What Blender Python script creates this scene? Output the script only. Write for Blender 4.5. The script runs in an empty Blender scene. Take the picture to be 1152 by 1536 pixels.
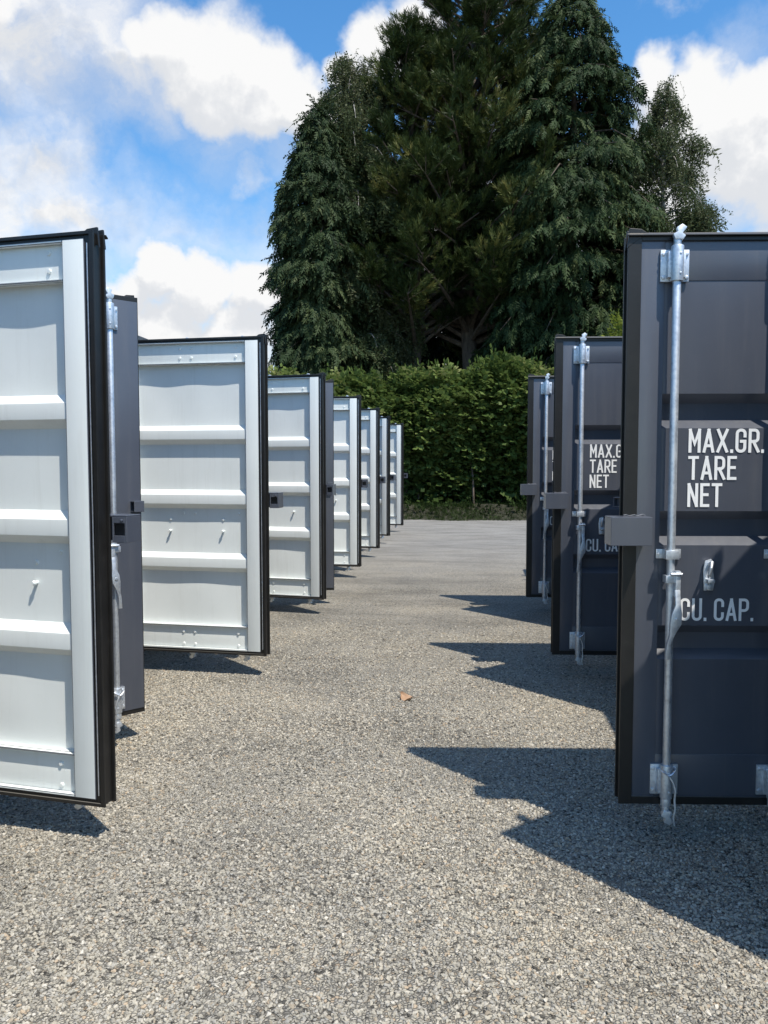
import bpy, bmesh, math, random
import numpy as np
from mathutils import Vector, Matrix

random.seed(7)
rng = np.random.default_rng(11)
scene = bpy.context.scene
COL = scene.collection
R = math.radians

# ------------------------------------------------------------------ camera
CAM_H, YAW, PITCH, FPX = 1.547, 5.94, -3.44, 1198.0
cd = bpy.data.cameras.new('camera')
cam = bpy.data.objects.new('camera', cd)
COL.objects.link(cam)
cam.location = (0, 0, CAM_H)
cam.rotation_euler = (R(90 + PITCH), 0, R(YAW))
cd.sensor_fit = 'VERTICAL'
cd.sensor_height = 36.0
cd.lens = FPX / 1536.0 * 36.0
cd.clip_start = 0.05
cd.clip_end = 3000
scene.camera = cam
CAM_M = Matrix.Rotation(R(YAW), 3, 'Z') @ Matrix.Rotation(R(90 + PITCH), 3, 'X')


def pdir(px, py):
    """direction of a photo pixel (1152 x 1536)"""
    return (CAM_M @ Vector(((px - 576) / FPX, -(py - 768) / FPX, -1))).normalized()


def pix(px, py, depth):
    """point on a pixel's ray at a horizontal distance"""
    d = pdir(px, py)
    k = depth / math.hypot(d.x, d.y)
    return Vector((0, 0, CAM_H)) + d * k


# ------------------------------------------------------------------ sun, sky, exposure
SUN_DIR = Vector((0.385, -0.375, 1.0)).normalized()
sd = bpy.data.lights.new('sun', 'SUN')
sd.energy = 5.0
sd.angle = R(0.53)
sd.color = (1.0, 0.935, 0.83)
sun = bpy.data.objects.new('sun', sd)
COL.objects.link(sun)
sun.location = SUN_DIR * 60
sun.rotation_euler = (-SUN_DIR).to_track_quat('-Z', 'Y').to_euler()

world = bpy.data.worlds.new('World')
scene.world = world
world.use_nodes = True
wt = world.node_tree
for n in list(wt.nodes):
    wt.nodes.remove(n)


def N(tree, typ, **kw):
    n = tree.nodes.new(typ)
    for k, v in kw.items():
        if k == 'inp':
            for kk, vv in v.items():
                n.inputs[kk].default_value = vv
        else:
            setattr(n, k, v)
    return n


def build_sky():
    L = wt.links.new
    out = N(wt, 'ShaderNodeOutputWorld')
    bg = N(wt, 'ShaderNodeBackground', inp={'Strength': 0.082})
    sky = N(wt, 'ShaderNodeTexSky', sky_type='NISHITA', sun_disc=False,
            sun_elevation=math.asin(SUN_DIR.z), sun_rotation=math.atan2(SUN_DIR.x, SUN_DIR.y),
            air_density=1.0, dust_density=0.4, ozone_density=2.5)
    hs = N(wt, 'ShaderNodeHueSaturation', inp={'Saturation': 1.24, 'Value': 2.15})
    L(sky.outputs[0], hs.inputs['Color'])
    gr = N(wt, 'ShaderNodeMix', data_type='RGBA', blend_type='MULTIPLY'); gr.inputs['Factor'].default_value = 1
    L(hs.outputs[0], gr.inputs[6]); gr.inputs[7].default_value = (.92, 1.08, 1.08, 1)
    tc = N(wt, 'ShaderNodeTexCoord')
    d = tc.outputs['Generated']

    def mth(op, a, b=None, clamp=False):
        n = N(wt, 'ShaderNodeMath', operation=op, use_clamp=clamp)
        for i, v in enumerate((a, b)):
            if v is None:
                continue
            if isinstance(v, (int, float)):
                n.inputs[i].default_value = v
            else:
                L(v, n.inputs[i])
        return n.outputs[0]

    # (pixel x, y, radius in pixels, density) of the clouds over the yard
    crisp = [(-80, 0, 110, .9), (60, 5, 70, .55), (150, 20, 65, .55), (265, 90, 70, 1), (330, 115, 85, 1), (400, 135, 70, 1),
             (455, 155, 55, 1), (330, 165, 50, .7), (215, 70, 50, .75), (240, 420, 50, 1), (300, 440, 65, 1), (375, 445, 60, 1), (190, 465, 55, .9), (100, 485, 110, .8), (470, 490, 100, .9), (250, 500, 80, .9), (350, 510, 80, .9), (430, 440, 60, .8),
             (560, 70, 50, 1), (620, 60, 60, 1), (520, 105, 36, .9),
             (975, 115, 48, 1), (1030, 160, 85, 1), (1110, 185, 80, 1), (1160, 150, 65, 1), (1230, 220, 130, 1), (1100, 240, 70, .85), (970, 290, 90, .8),
             (1290, 420, 200, .7), (700, 420, 240, .8), (-200, 480, 180, .7)]
    soft = [(20, 40, 130, .95), (130, 60, 110, .9), (230, 130, 70, .6), (10, 200, 60, .6), (60, 240, 70, .9), (-30, 310, 130, 1), (90, 290, 80, .95), (170, 320, 80, .55), (60, 370, 110, .7), (260, 350, 80, .5), (340, 365, 80, .5),
            (385, 260, 34, .5), (330, 215, 60, .4), (430, 210, 60, .4), (1120, 290, 100, .8), (1010, -12, 34, .6), (1130, 120, 60, .35), (1050, 330, 120, .5), (420, 400, 90, .6)]

    def warp(vec, scale, amount, detail):
        nz = N(wt, 'ShaderNodeTexNoise', inp={'Scale': scale, 'Detail': detail, 'Roughness': 0.6})
        L(vec, nz.inputs['Vector'])
        sub = N(wt, 'ShaderNodeVectorMath', operation='SUBTRACT')
        L(nz.outputs['Color'], sub.inputs[0]); sub.inputs[1].default_value = (.5, .5, .5)
        sc = N(wt, 'ShaderNodeVectorMath', operation='SCALE'); sc.inputs['Scale'].default_value = amount
        L(sub.outputs[0], sc.inputs[0])
        wd = N(wt, 'ShaderNodeVectorMath', operation='ADD')
        L(vec, wd.inputs[0]); L(sc.outputs[0], wd.inputs[1])
        return wd.outputs[0]

    def field(vec, blobs):
        acc = None
        for (bx_, by_, r_, a_) in blobs:
            n = N(wt, 'ShaderNodeVectorMath', operation='DISTANCE')
            L(vec, n.inputs[0]); n.inputs[1].default_value = pdir(bx_, by_)
            mr = N(wt, 'ShaderNodeMapRange', interpolation_type='SMOOTHSTEP')
            L(n.outputs['Value'], mr.inputs['Value'])
            rr = r_ / FPX
            mr.inputs['From Min'].default_value = rr * 1.35
            mr.inputs['From Max'].default_value = rr * 0.2
            mr.inputs['To Min'].default_value = 0
            mr.inputs['To Max'].default_value = a_
            acc = mr.outputs[0] if acc is None else mth('MAXIMUM', acc, mr.outputs[0])
        return acc

    def smooth(v, lo, hi, to=1.0):
        m = N(wt, 'ShaderNodeMapRange', interpolation_type='SMOOTHSTEP')
        L(v, m.inputs['Value'])
        m.inputs['From Min'].default_value = lo; m.inputs['From Max'].default_value = hi; m.inputs['To Max'].default_value = to
        return m.outputs[0]

    # outside the photographed part: broken cumulus of the same kind
    vv = N(wt, 'ShaderNodeVectorMath', operation='DISTANCE')
    L(d, vv.inputs[0]); vv.inputs[1].default_value = pdir(576, 300)
    outside = smooth(vv.outputs['Value'], .58, .8)

    def cumulus(vec):
        w = warp(vec, 11.0, .07, 5)
        f = field(w, crisp)
        n2 = N(wt, 'ShaderNodeTexNoise', inp={'Scale': 3.1, 'Detail': 5.0, 'Roughness': 0.55})
        L(w, n2.inputs['Vector'])
        f = mth('MAXIMUM', f, mth('MULTIPLY', smooth(n2.outputs['Fac'], .50, .74), outside))
        n = N(wt, 'ShaderNodeTexNoise', inp={'Scale': 16.0, 'Detail': 10.0, 'Roughness': 0.56})
        L(vec, n.inputs['Vector'])
        return mth('ADD', f, mth('MULTIPLY', mth('SUBTRACT', n.outputs['Fac'], .5), 1.15))
    D = cumulus(d)
    up = N(wt, 'ShaderNodeVectorMath', operation='ADD')
    L(d, up.inputs[0]); up.inputs[1].default_value = (.012, -.006, .030)
    D2 = cumulus(up.outputs[0])
    cov = smooth(D, .15, .74)
    veilw = warp(d, 6.0, .22, 9)
    nv = N(wt, 'ShaderNodeTexNoise', inp={'Scale': 9.0, 'Detail': 9.0, 'Roughness': 0.62})
    mp = N(wt, 'ShaderNodeMapping'); mp.inputs['Scale'].default_value = (1, 1, 2.2)
    L(veilw, mp.inputs['Vector']); L(mp.outputs[0], nv.inputs['Vector'])
    sv = mth('MULTIPLY', field(veilw, soft), mth('MULTIPLY_ADD', nv.outputs['Fac'], 1.5), True)
    for n in wt.nodes:
        if n.type == 'MATH' and n.operation == 'MULTIPLY_ADD':
            n.inputs[2].default_value = .12
    cov = mth('MAXIMUM', cov, sv, True)
    # tops lit by the sun, bases in their own shade
    lit = smooth(mth('SUBTRACT', D2, D), -.25, .22)
    lit = mth('SUBTRACT', 1.0, mth('MULTIPLY', mth('SUBTRACT', 1.0, mth('SUBTRACT', 1.0, lit)), .85), True)
    cr = N(wt, 'ShaderNodeValToRGB')
    L(lit, cr.inputs[0])
    cr.color_ramp.elements[0].position = .0; cr.color_ramp.elements[0].color = (7.5, 7.8, 8.3, 1)
    cr.color_ramp.elements[1].position = .8; cr.color_ramp.elements[1].color = (10.2, 10.2, 10.2, 1)
    mx = N(wt, 'ShaderNodeMix', data_type='RGBA')
    L(cov, mx.inputs['Factor'])
    L(gr.outputs[2], mx.inputs[6]); L(cr.outputs[0], mx.inputs[7])
    L(mx.outputs[2], bg.inputs['Color'])
    L(bg.outputs[0], out.inputs['Surface'])


build_sky()
scene.view_settings.view_transform = 'Standard'
scene.view_settings.look = 'None'
scene.view_settings.exposure = 0.2
scene.view_settings.gamma = 1.0
scene.view_settings.use_curve_mapping = False
scene.render.engine = 'CYCLES'
scene.cycles.use_denoising = True
scene.cycles.max_bounces = 6
scene.cycles.diffuse_bounces = 3
scene.cycles.transparent_max_bounces = 4


# ------------------------------------------------------------------ materials
def new_mat(name):
    m = bpy.data.materials.new(name)
    m.use_nodes = True
    t = m.node_tree
    b = t.nodes['Principled BSDF']
    return m, t, b


def ramp(t, fac, stops, interp='LINEAR'):
    r = t.nodes.new('ShaderNodeValToRGB')
    r.color_ramp.interpolation = interp
    e = r.color_ramp.elements
    while len(e) < len(stops):
        e.new(0.5)
    for el, (p, c) in zip(e, stops):
        el.position = p
        el.color = (*c, 1)
    t.links.new(fac, r.inputs[0])
    return r.outputs[0]


def paint_mat(name, c0, c1, rough, dirt, dirt_amt=.35, bump=.04, coat=0.0):
    m, t, b = new_mat(name)
    L = t.links.new
    tc = N(t, 'ShaderNodeTexCoord')
    n1 = N(t, 'ShaderNodeTexNoise', inp={'Scale': 2.3, 'Detail': 7, 'Roughness': .65})
    oi = N(t, 'ShaderNodeObjectInfo')
    va = N(t, 'ShaderNodeVectorMath', operation='ADD')
    L(tc.outputs['Object'], va.inputs[0]); L(oi.outputs['Location'], va.inputs[1])
    L(va.outputs[0], n1.inputs['Vector'])
    base = ramp(t, n1.outputs['Fac'], [(.3, c0), (.7, c1)])
    # run-down dust streaks and specks
    mp = N(t, 'ShaderNodeMapping'); mp.inputs['Scale'].default_value = (14, 14, .9)
    L(va.outputs[0], mp.inputs['Vector'])
    n2 = N(t, 'ShaderNodeTexNoise', inp={'Scale': 1.6, 'Detail': 8, 'Roughness': .7})
    L(mp.outputs[0], n2.inputs['Vector'])
    f2 = N(t, 'ShaderNodeMapRange'); L(n2.outputs['Fac'], f2.inputs['Value'])
    f2.inputs['From Min'].default_value = .52; f2.inputs['From Max'].default_value = .8
    f2.inputs['To Max'].default_value = dirt_amt
    n3 = N(t, 'ShaderNodeTexNoise', inp={'Scale': 95, 'Detail': 3, 'Roughness': .6})
    L(va.outputs[0], n3.inputs['Vector'])
    f3 = N(t, 'ShaderNodeMapRange'); L(n3.outputs['Fac'], f3.inputs['Value'])
    f3.inputs['From Min'].default_value = .67; f3.inputs['From Max'].default_value = .74
    f3.inputs['To Max'].default_value = dirt_amt * .8
    mxf = N(t, 'ShaderNodeMath', operation='MAXIMUM'); L(f2.outputs[0], mxf.inputs[0]); L(f3.outputs[0], mxf.inputs[1])
    mx = N(t, 'ShaderNodeMix', data_type='RGBA')
    L(mxf.outputs[0], mx.inputs['Factor']); L(base, mx.inputs[6]); mx.inputs[7].default_value = (*dirt, 1)
    L(mx.outputs[2], b.inputs['Base Color'])
    rr = N(t, 'ShaderNodeMapRange'); L(n2.outputs['Fac'], rr.inputs['Value'])
    rr.inputs['To Min'].default_value = rough - .1; rr.inputs['To Max'].default_value = rough + .16
    L(rr.outputs[0], b.inputs['Roughness'])
    n4 = N(t, 'ShaderNodeTexNoise', inp={'Scale': 160, 'Detail': 2})
    L(va.outputs[0], n4.inputs['Vector'])
    bp = N(t, 'ShaderNodeBump', inp={'Strength': bump, 'Distance': .002})
    L(n4.outputs['Fac'], bp.inputs['Height']); L(bp.outputs[0], b.inputs['Normal'])
    b.inputs['Coat Weight'].default_value = coat
    b.inputs['Coat Roughness'].default_value = .25
    return m


M_DARK = paint_mat('anthracite_paint', (.061, .069, .090), (.077, .085, .107), .40, (.17, .165, .16), .20, .05, .8)
M_LIGHT = paint_mat('pale_grey_paint', (.70, .735, .72), (.76, .79, .775), .45, (.42, .42, .38), .22, .05)
M_TEXT = paint_mat('white_lettering', (.86, .86, .85), (.9, .9, .89), .5, (.5, .5, .48), .25, .02)


def metal_mat():
    m, t, b = new_mat('galvanised_steel')
    L = t.links.new
    tc = N(t, 'ShaderNodeTexCoord')
    v = N(t, 'ShaderNodeTexVoronoi', inp={'Scale': 70})
    L(tc.outputs['Object'], v.inputs['Vector'])
    n = N(t, 'ShaderNodeTexNoise', inp={'Scale': 22, 'Detail': 6, 'Roughness': .7})
    L(tc.outputs['Object'], n.inputs['Vector'])
    a = N(t, 'ShaderNodeMath', operation='MULTIPLY_ADD'); a.inputs[1].default_value = .35; L(v.outputs['Distance'], a.inputs[0]); L(n.outputs['Fac'], a.inputs[2])
    L(ramp(t, a.outputs[0], [(.3, (.42, .45, .49)), (.6, (.62, .66, .71)), (.85, (.74, .77, .80))]), b.inputs['Base Color'])
    b.inputs['Metallic'].default_value = .85
    rr = N(t, 'ShaderNodeMapRange'); L(n.outputs['Fac'], rr.inputs['Value'])
    rr.inputs['To Min'].default_value = .36; rr.inputs['To Max'].default_value = .66
    L(rr.outputs[0], b.inputs['Roughness'])
    return m


M_ZINC = metal_mat()


def rubber_mat():
    m, t, b = new_mat('black_rubber')
    L = t.links.new
    tc = N(t, 'ShaderNodeTexCoord')
    n = N(t, 'ShaderNodeTexNoise', inp={'Scale': 9, 'Detail': 8, 'Roughness': .7})
    L(tc.outputs['Object'], n.inputs['Vector'])
    L(ramp(t, n.outputs['Fac'], [(.4, (.010, .0095, .009)), (.62, (.015, .014, .013)), (.85, (.04, .037, .034))]), b.inputs['Base Color'])
    g = N(t, 'ShaderNodeNewGeometry'); sx = N(t, 'ShaderNodeSeparateXYZ'); L(g.outputs['Normal'], sx.inputs[0])
    mr = N(t, 'ShaderNodeMapRange'); L(sx.outputs['Z'], mr.inputs['Value'])
    mr.inputs['From Min'].default_value = .6; mr.inputs['From Max'].default_value = .95; mr.inputs['To Max'].default_value = .6
    mx = N(t, 'ShaderNodeMix', data_type='RGBA'); L(mr.outputs[0], mx.inputs['Factor'])
    L(b.inputs['Base Color'].links[0].from_socket, mx.inputs[6]); mx.inputs[7].default_value = (.20, .19, .17, 1)
    L(mx.outputs[2], b.inputs['Base Color'])
    b.inputs['Roughness'].default_value = .42
    return m


M_RUBBER = rubber_mat()


def wood_mat():
    m, t, b = new_mat('plywood_floor')
    L = t.links.new
    tc = N(t, 'ShaderNodeTexCoord')
    mp = N(t, 'ShaderNodeMapping'); mp.inputs['Scale'].default_value = (12, 1, 1)
    L(tc.outputs['Object'], mp.inputs[0])
    n = N(t, 'ShaderNodeTexNoise', inp={'Scale': 4, 'Detail': 6})
    L(mp.outputs[0], n.inputs['Vector'])
    L(ramp(t, n.outputs['Fac'], [(.3, (.16, .09, .05)), (.7, (.28, .17, .1))]), b.inputs['Base Color'])
    b.inputs['Roughness'].default_value = .7
    return m


M_WOOD = wood_mat()

STONES = [(0.0, (.09, .087, .08)), (.035, (.22, .214, .195)), (.10, (.33, .318, .285)), (.28, (.43, .412, .36)),
          (.48, (.40, .392, .365)), (.66, (.48, .455, .395)), (.79, (.38, .335, .27)), (.85, (.46, .38, .29)), (.88, (.53, .505, .45)), (.975, (.63, .61, .56))]


def gravel_mat():
    m, t, b = new_mat('chip_seal_gravel')
    L = t.links.new
    geo = N(t, 'ShaderNodeNewGeometry')
    P = geo.outputs['Position']

    def vor(scale, feat):
        v = N(t, 'ShaderNodeTexVoronoi', feature=feat, voronoi_dimensions='2D', inp={'Scale': scale})
        L(P, v.inputs['Vector'])
        return v
    v1 = vor(88, 'F1'); e1 = vor(88, 'DISTANCE_TO_EDGE')
    sp = N(t, 'ShaderNodeSeparateColor'); L(v1.outputs['Color'], sp.inputs[0])
    col = ramp(t, sp.outputs[0], STONES, 'CONSTANT')
    # dark binder in the joints
    j = N(t, 'ShaderNodeMapRange'); L(e1.outputs['Distance'], j.inputs['Value'])
    j.inputs['From Min'].default_value = .02; j.inputs['From Max'].default_value = .13
    mj = N(t, 'ShaderNodeMix', data_type='RGBA')
    L(j.outputs[0], mj.inputs['Factor']); mj.inputs[6].default_value = (.20, .192, .172, 1); L(col, mj.inputs[7])
    # missing chips
    nm = N(t, 'ShaderNodeTexNoise', inp={'Scale': 38, 'Detail': 4, 'Roughness': .65}); L(P, nm.inputs['Vector'])
    nm2 = N(t, 'ShaderNodeTexNoise', inp={'Scale': 1.4, 'Detail': 3}); L(P, nm2.inputs['Vector'])
    ad = N(t, 'ShaderNodeMath', operation='MULTIPLY_ADD'); ad.inputs[1].default_value = .3
    L(nm2.outputs['Fac'], ad.inputs[0]); L(nm.outputs['Fac'], ad.inputs[2])
    hole = N(t, 'ShaderNodeMapRange'); L(ad.outputs[0], hole.inputs['Value'])
    hole.inputs['From Min'].default_value = .72; hole.inputs['From Max'].default_value = .80; hole.inputs['To Max'].default_value = .8
    mh = N(t, 'ShaderNodeMix', data_type='RGBA')
    L(hole.outputs[0], mh.inputs['Factor']); L(mj.outputs[2], mh.inputs[6]); mh.inputs[7].default_value = (.04, .039, .036, 1)
    # broad tonal drift: tan dust, grey wear
    nb = N(t, 'ShaderNodeTexNoise', inp={'Scale': .55, 'Detail': 6, 'Roughness': .62}); L(P, nb.inputs['Vector'])
    tint = ramp(t, nb.outputs['Fac'], [(.32, (.70, .69, .67)), (.5, (.90, .87, .82)), (.68, (1.0, .945, .85))])
    ml0 = N(t, 'ShaderNodeMix', data_type='RGBA', blend_type='MULTIPLY'); ml0.inputs['Factor'].default_value = 1
    L(mh.outputs[2], ml0.inputs[6]); L(tint, ml0.inputs[7])
    mpb = N(t, 'ShaderNodeMapping'); mpb.inputs['Scale'].default_value = (.35, 1.25, 1); L(P, mpb.inputs['Vector'])
    nbb = N(t, 'ShaderNodeTexNoise', inp={'Scale': 1.5, 'Detail': 8, 'Roughness': .7}); L(mpb.outputs[0], nbb.inputs['Vector'])
    wear = ramp(t, nbb.outputs['Fac'], [(.36, (.72, .72, .72)), (.52, (1, 1, 1)), (.70, (1.10, 1.09, 1.07))])
    ml = N(t, 'ShaderNodeMix', data_type='RGBA', blend_type='MULTIPLY'); ml.inputs['Factor'].default_value = 1
    L(ml0.outputs[2], ml.inputs[6]); L(wear, ml.inputs[7])
    # older grey tarmac nearer the hedge
    sx = N(t, 'ShaderNodeSeparateXYZ'); L(P, sx.inputs[0])
    nw = N(t, 'ShaderNodeTexNoise', inp={'Scale': .8, 'Detail': 5}); L(P, nw.inputs['Vector'])
    yw = N(t, 'ShaderNodeMath', operation='MULTIPLY_ADD'); yw.inputs[1].default_value = 2.2
    L(nw.outputs['Fac'], yw.inputs[0]); L(sx.outputs['Y'], yw.inputs[2])
    tm = N(t, 'ShaderNodeMapRange', interpolation_type='SMOOTHSTEP'); L(yw.outputs[0], tm.inputs['Value'])
    tm.inputs['From Min'].default_value = 9.5; tm.inputs['From Max'].default_value = 17.0; tm.inputs['To Max'].default_value = .8
    nt = N(t, 'ShaderNodeTexNoise', inp={'Scale': 60, 'Detail': 4, 'Roughness': .75}); L(P, nt.inputs['Vector'])
    mpt = N(t, 'ShaderNodeMapping'); mpt.inputs['Scale'].default_value = (.55, 1.5, 1); L(P, mpt.inputs['Vector'])
    nt2 = N(t, 'ShaderNodeTexNoise', inp={'Scale': 1.6, 'Detail': 9, 'Roughness': .72}); L(mpt.outputs[0], nt2.inputs['Vector'])
    at = N(t, 'ShaderNodeMath', operation='MULTIPLY_ADD'); at.inputs[1].default_value = .9
    L(nt2.outputs['Fac'], at.inputs[0]); L(nt.outputs['Fac'], at.inputs[2])
    tcol = ramp(t, at.outputs[0], [(.70, (.15, .147, .14)), (.92, (.27, .263, .25)), (1.0, (.36, .352, .335))])
    mt = N(t, 'ShaderNodeMix', data_type='RGBA')
    L(tm.outputs[0], mt.inputs['Factor']); L(ml.outputs[2], mt.inputs[6]); L(tcol, mt.inputs[7])
    L(mt.outputs[2], b.inputs['Base Color'])
    b.inputs['Roughness'].default_value = .82
    b.inputs['Specular IOR Level'].default_value = .3
    # relief
    hh = N(t, 'ShaderNodeMath', operation='MULTIPLY_ADD'); hh.inputs[1].default_value = .8
    L(sp.outputs[1], hh.inputs[0])
    je = N(t, 'ShaderNodeMapRange'); L(e1.outputs['Distance'], je.inputs['Value']); je.inputs['From Max'].default_value = .3
    L(je.outputs[0], hh.inputs[2])
    hs = N(t, 'ShaderNodeMath', operation='SUBTRACT'); L(hh.outputs[0], hs.inputs[0]); L(hole.outputs[0], hs.inputs[1])
    bp = N(t, 'ShaderNodeBump', inp={'Strength': .85, 'Distance': .006}); L(hs.outputs[0], bp.inputs['Height'])
    L(bp.outputs[0], b.inputs['Normal'])
    return m


def stone_mat():
    m, t, b = new_mat('loose_chippings')
    L = t.links.new
    at = N(t, 'ShaderNodeAttribute', attribute_type='INSTANCER', attribute_name='tone')
    col = ramp(t, at.outputs['Fac'], STONES, 'CONSTANT')
    tc = N(t, 'ShaderNodeTexCoord')
    n = N(t, 'ShaderNodeTexNoise', inp={'Scale': 3.0, 'Detail': 4}); L(tc.outputs['Object'], n.inputs['Vector'])
    v = ramp(t, n.outputs['Fac'], [(.3, (.82, .82, .82)), (.7, (1.1, 1.09, 1.07))])
    ml = N(t, 'ShaderNodeMix', data_type='RGBA', blend_type='MULTIPLY'); ml.inputs['Factor'].default_value = 1
    L(col, ml.inputs[6]); L(v, ml.inputs[7])
    geo = N(t, 'ShaderNodeNewGeometry')
    nb = N(t, 'ShaderNodeTexNoise', inp={'Scale': .55, 'Detail': 6, 'Roughness': .62}); L(geo.outputs['Position'], nb.inputs['Vector'])
    tint = ramp(t, nb.outputs['Fac'], [(.32, (.70, .69, .67)), (.5, (.90, .87, .82)), (.68, (1.0, .945, .85))])
    m2 = N(t, 'ShaderNodeMix', data_type='RGBA', blend_type='MULTIPLY'); m2.inputs['Factor'].default_value = 1
    L(ml.outputs[2], m2.inputs[6]); L(tint, m2.inputs[7])
    L(m2.outputs[2], b.inputs['Base Color'])
    b.inputs['Roughness'].default_value = .8
    b.inputs['Specular IOR Level'].default_value = .3
    return m


M_GRAVEL = gravel_mat()
M_STONE = stone_mat()


def leaf_mat(name, stops, rough=.55, trans=.25):
    m, t, b = new_mat(name)
    L = t.links.new
    at = N(t, 'ShaderNodeAttribute', attribute_name='tint')
    col = ramp(t, at.outputs['Fac'], stops)
    L(col, b.inputs['Base Color'])
    b.inputs['Roughness'].default_value = rough
    b.inputs['Specular IOR Level'].default_value = .12
    tr = N(t, 'ShaderNodeBsdfTranslucent')
    L(col, tr.inputs['Color'])
    ms = N(t, 'ShaderNodeMixShader'); ms.inputs[0].default_value = trans
    L(b.outputs[0], ms.inputs[1]); L(tr.outputs[0], ms.inputs[2])
    L(ms.outputs[0], t.nodes['Material Output'].inputs['Surface'])
    return m


M_CYP = leaf_mat('cypress_foliage', [(0, (.014, .026, .012)), (.45, (.034, .056, .024)), (.8, (.075, .098, .042)), (1, (.14, .145, .075))], .6, .15)
M_CYPB = leaf_mat('blue_cypress_foliage', [(0, (.012, .024, .010)), (.45, (.032, .056, .022)), (.8, (.080, .105, .040)), (1, (.16, .17, .07))], .6, .18)
M_PINE = leaf_mat('pine_needles', [(0, (.018, .032, .010)), (.5, (.045, .066, .020)), (.8, (.095, .112, .034)), (1, (.17, .16, .05))], .45, .18)
M_BIRCH = leaf_mat('birch_leaves', [(0, (.030, .048, .020)), (.5, (.062, .085, .036)), (1, (.13, .135, .075))], .45, .3)
M_HEDGE = leaf_mat('hedge_leaves', [(0, (.035, .062, .016)), (.5, (.09, .135, .036)), (.9, (.17, .225, .065)), (1, (.26, .28, .11))], .42, .38)
M_BRIGHT = leaf_mat('yellow_green_leaves', [(0, (.08, .12, .02)), (.5, (.16, .20, .035)), (1, (.24, .27, .06))], .45, .35)
M_GRASS = leaf_mat('grass_blades', [(0, (.02, .036, .010)), (.6, (.045, .072, .018)), (1, (.12, .115, .05))], .55, .2)


def bark_mat(name, a, c, scale):
    m, t, b = new_mat(name)
    L = t.links.new
    tc = N(t, 'ShaderNodeTexCoord')
    mp = N(t, 'ShaderNodeMapping'); mp.inputs['Scale'].default_value = (1, 1, .25)
    L(tc.outputs['Object'], mp.inputs[0])
    n = N(t, 'ShaderNodeTexNoise', inp={'Scale': scale, 'Detail': 7, 'Roughness': .7}); L(mp.outputs[0], n.inputs['Vector'])
    L(ramp(t, n.outputs['Fac'], [(.35, a), (.65, c)]), b.inputs['Base Color'])
    b.inputs['Roughness'].default_value = .9
    bp = N(t, 'ShaderNodeBump', inp={'Strength': .7, 'Distance': .03}); L(n.outputs['Fac'], bp.inputs['Height']); L(bp.outputs[0], b.inputs['Normal'])
    return m


M_BARK = bark_mat('brown_bark', (.045, .034, .026), (.13, .10, .078), 9)
M_BIRCHBARK = bark_mat('birch_bark', (.10, .09, .08), (.42, .40, .37), 7)
M_EARTH = bark_mat('earth_bank', (.016, .016, .010), (.042, .042, .024), 5)


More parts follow.
